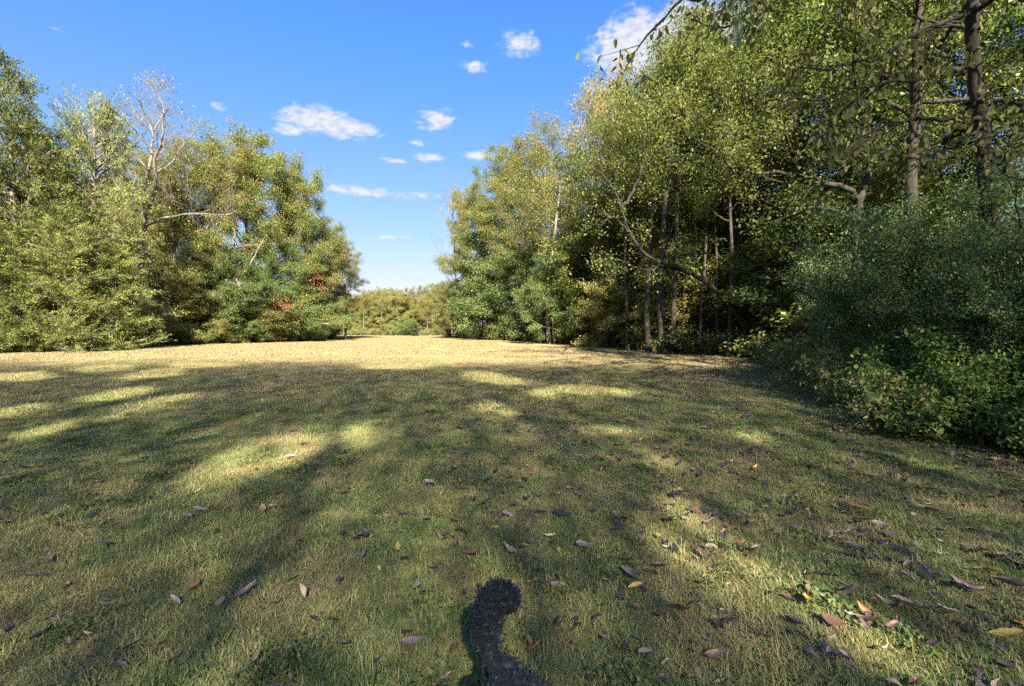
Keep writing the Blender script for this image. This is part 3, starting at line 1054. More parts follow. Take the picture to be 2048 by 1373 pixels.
# bare crooked boughs in front of the reddening trees
d1 = 44.0
limb_tree('dead_tree', 'crooked bare pale boughs hanging in front of the reddening trees', 'tree',
          [P(482, 690, d1), P(478, 600, d1), P(466, 540, d1), P(470, 470, d1), P(462, 430, d1)], .13,
          [([P(470, 555, d1), P(490, 545, d1 - .6), P(505, 520, d1 - .8), P(528, 478, d1 - 1)], .10, .05),
           ([P(476, 545, d1), P(474, 560, d1 - 1), P(488, 600, d1 - 1.5), P(480, 640, d1 - 1.6)], .06, .02),
           ([P(466, 500, d1), P(490, 492, d1 - 1), P(512, 490, d1 - 1.5)], .05, .02),
           ([P(462, 440, d1), P(455, 400, d1), P(470, 360, d1)], .06, .02)],
          BARK_PALE, OLIVE, cfg(.8, .9, 3, .5, leafy=.2), 2, .2, .12, .07, 302, group=LW)


def spray(px, py, d, n, R, label):
    """a cluster of scarlet leaves on one bough"""
    rng = np.random.default_rng(int(px))
    c0 = P(px, py, d)
    root = tag(link('red_vine', None, loc=c0), label, 'vine', 'red vine sprays on the left wood')
    w = Wood()
    A, D = [], []
    for k in range(9):
        p = wander(rng, (0, .6, -.2), (rng.normal(0, .8), -1, rng.normal(0, .5)), R * 1.8, 4, .25)
        w.tube(p, np.linspace(.015, .005, 5), 4)
        A += [p[2], p[3], p[4]]; D += [p[2] - p[1], p[3] - p[2], p[4] - p[3]]
    link('stem', w.mesh('stem', BARK), root)
    v, f, t_ = leaves(rng, np.array(A), unit(np.array(D)), n, R * .45, .13, .085, droop=.5)
    tag(link('foliage', mesh_from('foliage', v, f, 4, SCARLET, t_), root), kind='stuff')


spray(568, 604, 43.5, 8, .5, 'small scarlet spray of leaves low on the left wood')
spray(625, 545, 48.0, 8, .85, 'larger scarlet spray of leaves near the right end of the left wood')
spray(607, 528, 47.5, 4, .5, 'thin red spray above the larger scarlet one')
spray(640, 572, 48.5, 3, .6, 'faint red spray right of the larger scarlet one')
spray(548, 590, 44.0, 2, .5, 'few red leaves left of the small scarlet spray')
spray(690, 500, 52.0, 3, .6, 'reddish spray high at the right end of the left wood')

# fallen grey branch on the grass edge
fb = tag(link('fallen_branch', None, loc=P(270, 697, 33.5) * np.array([1, 1, 0])), 'pale fallen branch lying on the grass below the forked trunk', 'branch')
w = Wood()
w.tube(densify([(-1.3, .6, .20), (-.5, .2, .18), (.3, -.1, .10), (1.1, -.25, .06)], 12), np.linspace(.12, .05, 12), 7)
link('trunk', w.mesh('trunk', BARK_PALE), fb)
w = Wood()
w.tube(densify([(1.0, -.22, .08), (.85, -.2, .5), (.95, -.15, .85)], 8), np.linspace(.04, .015, 8), 5)
link('limb', w.mesh('limb', BARK_PALE), fb)

# ------------------------------------------------------------------ the far end of the field
FG = 'young trees at the far end of the field'  # raised tints below stand in for sun and haze on this row
for k in range(24):
    px = 628 + k * 12 + RNG.uniform(-6, 6)
    d = RNG.uniform(85, 91)
    kind = RNG.choice(['cedar', 'layer', 'layer', 'oak'])
    top = RNG.uniform(580, 608)
    if kind == 'cedar':
        put(cedar_b, 'cedar_tree', f'young cedar in the far row {by(px, FMARK)}', 'tree', px, d, top, tint=(1.25, 1.2, 1.1), group=FG, sxy=1.1)
    elif kind == 'layer':
        put(layer, 'young_tree', f'young yellow green tree in the far row {by(px, FMARK)}', 'tree', px, d, top, tint=(1.2, 1.18, 1.1), group=FG, leaf=RNG.choice([OLIVE, OLIVE, LUSH]), sxy=1.1)
    else:
        put(maple, 'young_tree', f'round young tree in the far row {by(px, FMARK)}', 'tree', px, d, top, tint=T(.1), group=FG, leaf=OLIVE)
for px, top, lf in ((690, 585, OLIVE), (735, 580, OLIVE), (765, 576, BROWNLEAF), (790, 577, OLIVE), (822, 575, BROWNLEAF), (850, 570, OLIVE), (875, 566, GREEN), (715, 590, OLIVE), (905, 560, GREEN), (640, 570, OLIVE)):
    put(oak, 'deciduous_tree', 'bronze crowned tree rising behind the far row of young trees' if lf is BROWNLEAF else 'olive tree rising behind the far row of young trees', 'tree', px, 108 + RNG.uniform(-5, 5), top, tint=T(.1), group='trees behind the far row', leaf=lf)
for k in range(26):
    put(bush, 'shrub', f'bushy growth under the far row {by(625 + k * 12, FMARK)}', 'shrub', 625 + k * 12 + RNG.uniform(-5, 5), RNG.uniform(88, 96), H=RNG.uniform(3.5, 5.5), tint=(1.25, 1.2, 1.1), group='bushes under the far row', leaf=OLIVE, sxy=1.3)
for k in range(30):
    d = RNG.uniform(38, 70)
    x = np.interp(d, R_EDGE[:, 1], R_EDGE[:, 0]) + RNG.uniform(4, 30)
    place(bush, 'shrub', f'shaded bush inside the right wood {by(1024 + x / d * FPX, RMARK)}', 'shrub', (x, d, 0), RNG.uniform(2.5, 4.5), RNG.uniform(0, 6.28), T(.1), 'bushes inside the right wood', RNG.choice([OLIVE, LUSH, None]), None, 1.3)
put(bush, 'shrub', 'bright green bush in front of the far row of young trees', 'shrub', 797, 82, H=4.0, tint=(1, 1.1, 1), sxy=1.0)
put(privet_b, 'shrub', 'small dark bush standing on the grass at the far end', 'shrub', 828, 78, H=2.6, tint=(.6, .5, .5), sxy=.8)
put(privet_b, 'shrub', 'bush in place of a dark box at the far left foot of the right wood', 'shrub', 896, 70, H=2.0, tint=(.6, .5, .5), sxy=1.0)  # bush built in place of an unclear dark box
for px in (688, 729, 764, 866):
    put(slim, 'slender_tree', f'slender pale stem in the far row {by(px, FMARK)}', 'tree', px, 84, H=RNG.uniform(7, 8.5), group='slender stems in the far row', bark=BARK_PALE, leaf=OLIVE, sxy=.8)

# ------------------------------------------------------------------ the wood on the right, from the far end nearer
RW = 'trees of the wood on the right'
for proto, px, d, top, lf, tint, sxy, lb in (
        (oak, 940, 60, 372, OLIVE, (1, 1, 1), .80, 'pale olive tree at the far left end of the right wood, leaning over the grass'),
        (bare, 912, 63, 345, None, (1, 1, 1), .85, 'half bare twiggy tree at the far left end of the right wood'),
        (oak, 1000, 55, 300, GREEN, (1.1, 1.1, 1), .80, 'green tree with the rounded top at the left shoulder of the right wood'),
        (ash, 1050, 51, 285, OLIVE, (1.0, 1.0, .9), 1.0, 'dark topped tree next to the rounded green one'),
        (airy, 1105, 47, 232, OLIVE, (1, 1, 1), 1.0, 'olive tree left of the tall yellow one'),
        (airy, 1190, 43, 160, None, (1, 1, 1), 1.0, 'tall thinly leaved yellow tree with its top against the sky'),
        (airy, 1262, 40, 150, None, (.95, .95, 1), 1.0, 'tall yellow tree under the large cloud'),
        (ash, 1372, 34.5, 62, OLIVE, (.72, .92, .8), .95, 'green tree right of the yellow ones'),  # darker tints from here on stand in for less sun on crowns
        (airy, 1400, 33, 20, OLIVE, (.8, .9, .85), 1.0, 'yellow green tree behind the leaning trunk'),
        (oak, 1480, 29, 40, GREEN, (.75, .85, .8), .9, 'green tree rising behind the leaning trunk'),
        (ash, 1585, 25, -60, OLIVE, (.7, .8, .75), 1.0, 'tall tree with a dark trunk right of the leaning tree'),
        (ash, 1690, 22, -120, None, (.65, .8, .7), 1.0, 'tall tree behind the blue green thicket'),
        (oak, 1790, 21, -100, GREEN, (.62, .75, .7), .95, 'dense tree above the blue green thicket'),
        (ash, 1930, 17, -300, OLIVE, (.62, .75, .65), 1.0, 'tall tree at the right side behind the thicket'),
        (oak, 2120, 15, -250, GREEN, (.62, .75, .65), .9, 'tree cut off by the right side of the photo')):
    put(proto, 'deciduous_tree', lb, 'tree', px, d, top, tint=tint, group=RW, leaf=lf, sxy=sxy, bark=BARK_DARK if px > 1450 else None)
for px, d, top, lf, lb in ((905, 61, 560, OLIVE, 'low layered tree at the far foot of the right wood'), (965, 57.5, 520, LUSH, 'pale layered tree beside the pale forked stem'),
                           (1035, 50.5, 500, LUSH, 'layered tree below the rounded green crown'), (1085, 46, 470, LUSH, 'bright layered tree below the bare pale boughs'),
                           (1140, 42, 480, OLIVE, 'layered tree left of the lit pale stump of trunk'), (1185, 39.5, 460, LUSH, 'layered tree right of the lit pale trunk'),
                           (1245, 36, 470, GREEN, 'green layered tree in the bay of the right wood'), (1150, 38.5, 585, OLIVE, 'low yellowish layered tree in the bay of the right wood'),
                           (1210, 36.5, 590, OLIVE, 'low yellowish layered tree near the dark trunks'), (1375, 31, 450, GREEN, 'green layered tree behind the leaning trunk'), (1110, 38.6, 500, LUSH, 'layered tree whose boughs hide the top of the lit pale trunk'),
                           (1290, 33, 400, LUSH, 'bright layered tree behind the thick dark trunk'), (1440, 29, 430, LUSH, 'layered tree in the shade right of the leaning trunk'), (1530, 27, 400, GREEN, 'layered tree behind the left end of the thicket'),
                           (1640, 24, 330, LUSH, 'bright layered tree above the left end of the thicket'), (1335, 36, 330, OLIVE, 'tall layered tree deep in the bay of the right wood'), (1000, 53, 420, LUSH, 'layered tree halfway up the left shoulder of the right wood'),
                           (1225, 38, 350, GREEN, 'tall layered tree below the yellow crowns')):
    put(layer, 'understory_tree', lb, 'tree', px, d, top, tint=T(.12), group='layered small trees under the right wood', leaf=lf, sxy=1.1)
TR = 'dark trunks standing inside the right wood'
for px, d, H, sx, bk, lb in ((1100, 39.5, 17, 1.3, BARK_PALE, 'sunlit pale trunk at the grass edge of the right wood'), (1215, 33, 17, .9, BARK_DARK, None), (1240, 34, 16, .8, BARK_DARK, None),  # pale bark holds the sun on one trunk, dark bark the shade on others
                             (1298, 26.2, 17, .95, BARK_DARK, None), (1326, 25.5, 18, 1.05, BARK_DARK, 'thickest dark trunk in the bay of the right wood'), (1346, 25.6, 17, .9, BARK_DARK, None), (1362, 26.5, 17, .6, BARK_DARK, None), (1256, 28.2, 17, .7, BARK_DARK, None),
                             (1402, 25.2, 16, .7, BARK_DARK, None), (1436, 25, 16, .55, BARK_DARK, None), (1458, 22.6, 15, .75, BARK_DARK, 'grey trunk standing left of the foot of the leaning tree'), (1518, 22.6, 17, .85, BARK_DARK, None),
                             (1538, 30, 17, .8, BARK_DARK, None), (1592, 21, 18, 1.1, BARK_DARK, 'dark trunk rising above the left end of the thicket'), (1270, 31, 16, .7, BARK_DARK, None), (1180, 38, 16, .8, BARK_DARK, None), (1385, 33, 17, .9, BARK_DARK, None), (1430, 31, 17, .8, BARK_DARK, None)):
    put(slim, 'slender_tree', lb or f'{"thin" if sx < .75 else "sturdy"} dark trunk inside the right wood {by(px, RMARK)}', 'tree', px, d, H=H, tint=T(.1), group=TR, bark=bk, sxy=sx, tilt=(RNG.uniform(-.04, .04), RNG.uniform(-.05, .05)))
for k in range(60):
    d = RNG.uniform(24, 58)
    px = RNG.uniform(max(1130, 1024 + (np.interp(d, R_EDGE[:, 1], R_EDGE[:, 0]) + 1.0) / d * FPX), 1950)
    lf, h = RNG.choice([OLIVE, LUSH, GREEN, YELLOW]), RNG.uniform(3.0, 7.5)
    put(sapling, 'sapling', f'{tallness(h, 4.5, 6)} {leafname(lf)} sapling {"deep " if d > 40 else ""}inside the right wood {by(px, RMARK)}', 'tree', px, d, H=h, tint=T(.15), group='saplings inside the right wood', leaf=lf, sxy=1.15)
for k in range(20):
    d = RNG.uniform(42, 75)
    px = RNG.uniform(1150, 2150)
    if gx(px, d) < np.interp(d, R_EDGE[:, 1], R_EDGE[:, 0]) + 6:
        continue
    put(RNG.choice([oak, ash, airy, layer]), 'forest_tree', f'forest tree deep inside the right wood {by(px, RMARK)}', 'tree', px, d, H=RNG.uniform(9, 20), tint=T(.12), group='trees deep in the right wood', leaf=RNG.choice([OLIVE, LUSH, YELLOW]))

for px, d, H, lf in ((1418, 27.6, 8, LUSH), (1612, 21, 7.5, LUSH), (1668, 19, 7.5, GREEN), (1730, 17.5, 7.5, GREEN)):
    put(sapling, 'sapling', f'leafy sapling at the grass edge {by(px, RMARK)}', 'tree', px, d, H=H, tint=T(.1), group='saplings at the edge of the right wood', leaf=lf, sxy=1.5)
for k in range(16):
    px, d, h = RNG.uniform(1195, 1580), RNG.uniform(27, 35), RNG.uniform(4.5, 8.5)
    lf = RNG.choice([OLIVE, LUSH, LUSH, OLIVE])
    put(sapling, 'sapling', f'{tallness(h, 5.8, 7.2)} {leafname(lf)} sapling between the trunks {by(px, RMARK)}', 'tree', px, d, H=h, tint=(1.25, 1.25, 1.1), group='saplings inside the right wood', leaf=lf, sxy=1.25)  # raised tint stands in for sunlight inside the bay
# leaning tree
dl = 22.0
limb_tree('leaning_tree', 'dark leaning tree bowing left over the grass from the foot of the thicket', 'tree',
          [P(1500, 712, dl), P(1494, 665, dl), P(1468, 620, dl - .3), P(1428, 578, dl - .7), P(1378, 543, dl - 1.2), P(1325, 525, dl - 1.7), P(1290, 508, dl - 2), P(1262, 470, dl - 2.2), P(1245, 420, dl - 2.3)], .165,
          [([P(1378, 543, dl - 1.2), P(1330, 535, dl - 1.4), P(1290, 540, dl - 1.8), P(1235, 520, dl - 2.4)], .06, .02),
           ([P(1262, 470, dl - 2.2), P(1215, 430, dl - 2.6), P(1160, 410, dl - 3)], .06, .02),
           ([P(1245, 420, dl - 2.3), P(1220, 370, dl - 2.4), P(1180, 330, dl - 2.7)], .07, .02),
           ([P(1245, 420, dl - 2.3), P(1270, 370, dl - 2), P(1290, 310, dl - 2), P(1275, 260, dl - 2.3)], .08, .02),
           ([P(1428, 578, dl - .7), P(1400, 540, dl - .2), P(1390, 480, dl), P(1395, 420, dl)], .07, .02),
           ([P(1325, 525, dl - 1.7), P(1340, 470, dl - 2.2), P(1330, 410, dl - 2.6)], .06, .02)],
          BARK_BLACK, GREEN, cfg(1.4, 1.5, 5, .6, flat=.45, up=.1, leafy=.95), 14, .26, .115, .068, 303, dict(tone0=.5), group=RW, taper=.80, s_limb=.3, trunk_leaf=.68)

# tree with the crooked dark limb in front of the wood
dk = 12.5
limb_tree('crooked_tree', 'tree with a crooked dark limb reaching left above the thicket', 'tree',
          [P(1722, 760, dk), P(1718, 600, dk), P(1712, 470, dk), P(1716, 425, dk), P(1722, 392, dk), P(1740, 330, dk + .3), P(1725, 260, dk + .6), P(1740, 120, dk + .9), P(1730, -60, dk + 1)], .12,
          [([P(1714, 440, dk), P(1690, 428, dk - .2), P(1640, 415, dk - .5), P(1590, 430, dk - 1), P(1550, 445, dk - 1.4)], .055, .015),
           ([P(1720, 400, dk), P(1690, 378, dk - .2), P(1650, 366, dk - .3), P(1600, 352, dk - .5), P(1555, 345, dk - .6), P(1505, 347, dk - .8)], .085, .035),
           ([P(1640, 364, dk - .3), P(1615, 335, dk - .8), P(1600, 310, dk - 1.2), P(1560, 290, dk - 1.5)], .04, .012),
           ([P(1505, 347, dk - .8), P(1460, 330, dk - 1), P(1430, 300, dk - 1.2), P(1395, 285, dk - 1.4)], .04, .012),
           ([P(1725, 270, dk + .6), P(1680, 220, dk), P(1620, 190, dk - .6), P(1540, 180, dk - 1.2)], .06, .015),
           ([P(1738, 180, dk + .8), P(1800, 120, dk), P(1870, 80, dk - .5)], .06, .015),
           ([P(1735, 330, dk + .3), P(1790, 290, dk), P(1850, 280, dk - .4)], .05, .015)],
          BARK_BLACK, GREEN, cfg(1.6, 1.3, 5, .5, flat=.4, up=.05, leafy=.9), 13, .2, .095, .055, 304, dict(tone0=.42), group=RW, s_limb=.35)

# near tree whose boughs hang over the upper right of the view
dn = 8.0
limb_tree('overhanging_tree', 'nearest tree at the upper right, its boughs of yellowing leaves hanging into the view', 'tree',
          [P(1990, 900, 8.2) * np.array([1, 1, 0]), P(1985, 600, 8.3), P(1965, 300, 8.3), P(1950, 150, 8.2), P(1945, 0, 8.1), P(1960, -250, 8.0), P(1940, -600, 7.8), P(1950, -950, 7.8)], .13,
          [([P(1948, 130, 8.2), P(1880, 145, 7.6), P(1800, 165, 7.0), P(1710, 175, 6.4), P(1640, 215, 6.0)], .045, .010),
           ([P(1945, 30, 8.2), P(1850, 60, 7.4), P(1750, 120, 6.8), P(1660, 130, 6.4)], .045, .010),
           ([P(1946, -40, 8.1), P(1800, -70, 7.2), P(1650, -60, 6.4), P(1520, -30, 6.0), P(1400, -10, 5.7), P(1330, 30, 5.6)], .055, .010),
           ([P(1946, -80, 8.1), P(1830, -130, 7.8), P(1700, -90, 7.6), P(1560, -20, 7.4), P(1470, 50, 7.2)], .05, .010),
           ([P(1960, 240, 8.3), P(1900, 240, 7.7), P(1840, 235, 7.2), P(1800, 245, 6.8), P(1750, 250, 6.4)], .04, .010),
           ([P(1955, 200, 8.2), P(2030, 210, 7.4), P(2100, 260, 6.6)], .04, .010),
           ([P(1965, 310, 8.3), P(2000, 330, 7.2), P(2040, 380, 6.3)], .035, .010),
           ([P(1945, 20, 8.1), P(2030, -10, 7.4), P(2120, 20, 6.6)], .05, .010),
           ([P(1960, -250, 8.0), P(1800, -260, 7.0), P(1600, -200, 6.2), P(1440, -90, 5.8)], .05, .010),
           ([P(1955, -200, 8.0), P(2100, -200, 7.0), P(2250, -100, 6.5)], .05, .010),
           ([P(1940, -560, 7.8), P(1780, -620, 6.8), P(1600, -560, 6.2)], .05, .010),
           ([P(1950, -700, 7.8), P(2100, -760, 7.2), P(2300, -740, 6.5)], .05, .010),
           ([np.array([8.2, 7.9, 9.6]), np.array([6.4, 7.6, 10.6]), np.array([4.4, 7.5, 11.2]), np.array([2.6, 7.2, 11.5])], .05, .012),
           ([np.array([8.0, 7.8, 12.0]), np.array([6.2, 8.2, 13.2]), np.array([4.2, 8.8, 13.8]), np.array([2.2, 9.2, 13.8])], .05, .012),
           ([np.array([8.0, 7.8, 13.5]), np.array([6.6, 7.2, 15.0]), np.array([5.0, 6.6, 16.0]), np.array([3.4, 6.2, 16.4])], .05, .012),
           ([np.array([7.9, 7.8, 14.8]), np.array([7.2, 8.6, 16.4]), np.array([6.2, 9.4, 17.6])], .05, .012),
           ([np.array([8.1, 7.9, 10.8]), np.array([6.6, 9.0, 12.0]), np.array([5.2, 10.2, 12.8])], .05, .012),
           ([P(1940, -600, 7.8), P(1960, -800, 6.6), P(1940, -900, 5.2)], .05, .010),
           ([P(1955, 60, 8.2), P(1900, 50, 9.2), P(1800, 30, 10.4)], .05, .010),
           ([P(1960, 260, 8.3), P(1900, 290, 7.2), P(1850, 330, 6.4)], .035, .010)],
          BARK_BLACK, OLIVE, cfg(2.0, 1.15, 5, .45, flat=.55, up=-.05, lift=-.01, hang=.10, leafy=.9), 5, .13, .105, .056, 305, dict(tone0=.36, droop=.75, align=.25, flat=.6), detail=True, group=RW, s_limb=.25, trunk_leaf=.45)

# ------------------------------------------------------------------ blue green thicket on the right
TH = 'shrubs of the blue green thicket'
for x, y, H, sx, pr, tint, lb in (
        (11.0, 14.8, 3.2, .75, privet, (1.0, 1.08, 1.15), 'pale blue green shrub at the far left tip of the thicket'),
        (12.4, 16.6, 4.0, .85, privet, (1.0, 1.05, 1.12), 'blue green shrub behind the far tip of the thicket'),
        (9.9, 12.6, 3.0, .78, privet, (1.0, 1.05, 1.1), 'rounded blue green shrub where the thicket meets the bay'),
        (11.2, 13.0, 4.4, .95, privet, (1, 1, 1.05), 'tall shrub in the back row of the thicket'),
        (8.8, 10.6, 3.2, .9, privet, (1, 1.02, 1.05), 'dark green shrub in the middle of the thicket'),
        (9.5, 10.4, 4.6, 1.0, privet, (.95, .98, 1), 'tallest dark shrub under the crooked limb'),
        (7.9, 8.9, 3.2, .95, privet, (.95, 1, .95), 'dark shrub overhanging the worn path of leaves'),
        (9.0, 8.4, 4.4, 1.0, privet, (.9, .95, .95), 'tall dark shrub beneath the yellowing boughs'),
        (7.4, 7.2, 3.0, .9, privet, (.95, 1, .95), 'near dark shrub at the right of the lawn'),
        (8.4, 6.4, 4.0, .95, privet, (.9, .95, .9), 'near tall shrub at the right side of the photo'),
        (7.0, 5.6, 2.8, .85, privet, (.9, .97, .9), 'nearest tall shrub cut off by the right side of the photo'),
        (8.0, 9.8, 1.6, .9, privet_b, (1.2, 1.35, 1.0), 'low green shrub at the grass edge in the middle of the thicket'),
        (7.3, 8.4, 1.3, .9, privet_b, (1.2, 1.35, .9), 'low green shrub drooping onto the lawn'),
        (10.0, 13.6, 1.2, .9, privet_b, (1.1, 1.2, 1.1), 'low shrub at the far foot of the thicket')):
    place(pr, 'shrub', lb, 'shrub', (x, y, float(gz(x, y)) - .02), H, RNG.uniform(0, 6.28), tint, TH, None, None, sx)
for x, y, H, tint, lb in ((6.75, 7.1, 1.15, (1.0, 1.1, .8), 'bright leafy bramble in front of the thicket'), (6.3, 6.1, 1.2, (1.05, 1.15, .8), 'bright leafy bramble low at the right side'),
                          (5.95, 5.2, 1.0, (.95, 1.05, .8), 'nearest bramble low at the right side of the photo'), (6.9, 6.3, 1.5, (1, 1.1, .8), 'taller bramble at the right side'),
                          (7.5, 9.3, .9, (.9, 1.1, .7), 'broad leaved weed drooping on the lawn edge'), (6.1, 4.4, 1.0, (.9, 1, .8), 'bramble at the lower right edge under the thicket')):
    place(bramble, 'bramble', lb, 'bramble', (x, y, float(gz(x, y)) - .02), H, RNG.uniform(0, 6.28), tint, 'brambles before the thicket', None, None, 1.0)

# ------------------------------------------------------------------ trees behind the photographer (their shade lies on the field)
# gaps carved into these crowns to lay sun patches on the lawn: (px, py, half length, half width, slope in degrees)
GAPS = [(34, 758, 80, 9, 0), (205, 743, 70, 6, -3), (293, 755, 70, 8, -8), (234, 792, 75, 8, -8), (44, 828, 60, 10, -10), (273, 824, 65, 9, -15), (88, 866, 55, 11, -15), (345, 802, 50, 7, -8), (395, 734, 60, 6, 0),
        (590, 897, 58, 24, -15), (450, 945, 90, 27, -22), (560, 927, 75, 18, -10), (722, 881, 34, 25, 0), (782, 870, 10, 15, 0),
        (985, 821, 42, 10, 5), (1085, 791, 30, 8, 0), (1180, 790, 70, 8, 5), (985, 761, 55, 9, 8), (900, 722, 110, 10, -2), (800, 733, 70, 7, -3), (1140, 716, 60, 7, 3), (1300, 716, 55, 4, 0),
        (1490, 880, 32, 13, 0), (1215, 868, 45, 8, 0), (1395, 1108, 115, 50, 48), (1560, 1205, 180, 58, 30), (1735, 1297, 100, 36, 32), (1330, 935, 40, 8, 0)]


SHADE = []


def shade_tree(x, y, H, label, rz, group='trees behind the camera'):
    root = place(thin, 'shade_tree', label, 'tree', (x, y, 0), H, rz, (1.05, 1.05, 1), group, OLIVE, None, 1.0)
    fo = [o for o in root.children if o.name.split('.')[0] == 'foliage'][0]
    me = fo.data
    nv = len(me.vertices)
    co = np.zeros(nv * 3, np.float32); me.vertices.foreach_get('co', co)
    tn = np.zeros(nv, np.float32); me.attributes['tone'].data.foreach_get('value', tn)
    q = co.reshape(-1, 3, 3)
    c = q.mean(1) * (H / thin.H)
    cs, sn = math.cos(rz), math.sin(rz)
    wx, wy, wz = c[:, 0] * cs - c[:, 1] * sn + x, c[:, 0] * sn + c[:, 1] * cs + y, c[:, 2]
    SHADE.append((fo, q, tn.reshape(-1, 3), wx - sv.x / sv.z * wz, wy - sv.y / sv.z * wz))


def carve_shade_crowns():
    """crowns thinned to even out the shade on the lawn, gaps carved for the sun patches"""
    cell, x0, y0, nx, ny = .4, -60.0, -30.0, 230, 160
    gxs, gys = np.concatenate([t[3] for t in SHADE]), np.concatenate([t[4] for t in SHADE])
    hist, _, _ = np.histogram2d(gxs, gys, bins=(nx, ny), range=((x0, x0 + nx * cell), (y0, y0 + ny * cell)))
    for _ in range(2):
        hist[1:-1, 1:-1] = (hist[1:-1, 1:-1] * 2 + hist[:-2, 1:-1] + hist[2:, 1:-1] + hist[1:-1, :-2] + hist[1:-1, 2:]) / 6
    rng = np.random.default_rng(1234)
    for fo, q, tn, gx_, gy_ in SHADE:
        ix, iy = np.clip(((gx_ - x0) / cell).astype(int), 0, nx - 1), np.clip(((gy_ - y0) / cell).astype(int), 0, ny - 1)
        want = 82.0 * (1 + .06 * np.sin(gx_ * .55 + 1.4 * np.sin(gy_ * .4)) * np.sin(gy_ * .7 + 1.1 * np.sin(gx_ * .5)))
        keep_p = np.clip(want / np.maximum(hist[ix, iy], 1), 0, 1)
        yy = np.maximum(gy_, .8)
        px, py = 1024 + gx_ / yy * FPX, YH + EYE / yy * FPX
        wob = .18 * np.sin(px * .05 + py * .11) + .14 * np.sin(px * .021 - py * .17)
        drop = np.zeros(len(px))
        for (cx, cyy, a, b, an) in GAPS:
            ca, sa = math.cos(rad(an)), math.sin(rad(an))
            u, w_ = ((px - cx) * ca + (py - cyy) * sa) / a, (-(px - cx) * sa + (py - cyy) * ca) / b
            e = np.sqrt(u * u + w_ * w_) + wob
            drop = np.maximum(drop, np.clip((1.35 - e) / .45, 0, 1) * .94)
        drop[gy_ < .8] = 0
        keep = rng.uniform(0, 1, len(px)) < keep_p * (1 - drop)
        fo.data = mesh_from('foliage', q[keep].reshape(-1, 3), np.arange(keep.sum() * 3).reshape(-1, 3), 3, OLIVE, tn[keep].ravel())


for k in range(30):
    x = -33 + 1.65 * k + RNG.uniform(-.6, .6)
    y = (-16.0, -21.5, -18.5)[k % 3] + RNG.uniform(-1, 1)
    shade_tree(x, y, RNG.uniform(21.5, 24.5) - .7 * (y + 16), 'tall slender tree standing behind the camera whose shadow falls across the lawn', RNG.uniform(0, 6.28))
for x, y, H, lb in ((14.5, 9.5, 16, 'leafy tree behind the middle of the thicket'), (9.8, 11.4, 18, 'tall leafy tree above the middle of the thicket')):
    place(ash, 'deciduous_tree', lb, 'tree', (x, y, 0), H, RNG.uniform(0, 6.28), (.80, .92, .78), RW, GREEN, BARK_BLACK, .9)

carve_shade_crowns()

# ------------------------------------------------------------------ the dog: only its tail and rump rise into the view
def fur_mat(name, c, rough=.55):
    m, t, out = new_mat(name)
    geo = t.new('ShaderNodeNewGeometry')
    n = t.noise(geo.outputs['Position'], 60.0, 3.0)
    col_ = t.mix(n, [x * .5 for x in c], [min(1, x * 1.6) for x in c])
    pb = t.new('ShaderNodeBsdfPrincipled')
    t.put(pb.inputs['Base Color'], col_)
    pb.inputs['Roughness'].default_value = rough
    pb.inputs['Specular IOR Level'].default_value = .22
    pb.inputs['Sheen Weight'].default_value = .04
    t.l.new(pb.outputs[0], out.inputs[0])
    return m


def blob(w, pts, rr, sides=14):
    pts, rr = np.asarray(pts, float), np.asarray(rr, float)
    m = max(len(pts) * 5, 12)
    q = densify(pts, m)
    r = np.interp(np.linspace(0, 1, m), np.linspace(0, 1, len(rr)), rr)
    d = unit(q[1] - q[0]); e = unit(q[-1] - q[-2])
    q = np.concatenate([[q[0] - d * r[0] * .8, q[0] - d * r[0] * .5], q, [q[-1] + e * r[-1] * .5, q[-1] + e * r[-1] * .8]])
    r = np.concatenate([[r[0] * .05, r[0] * .75], r, [r[-1] * .75, r[-1] * .05]])
    w.tube(q, r, sides)


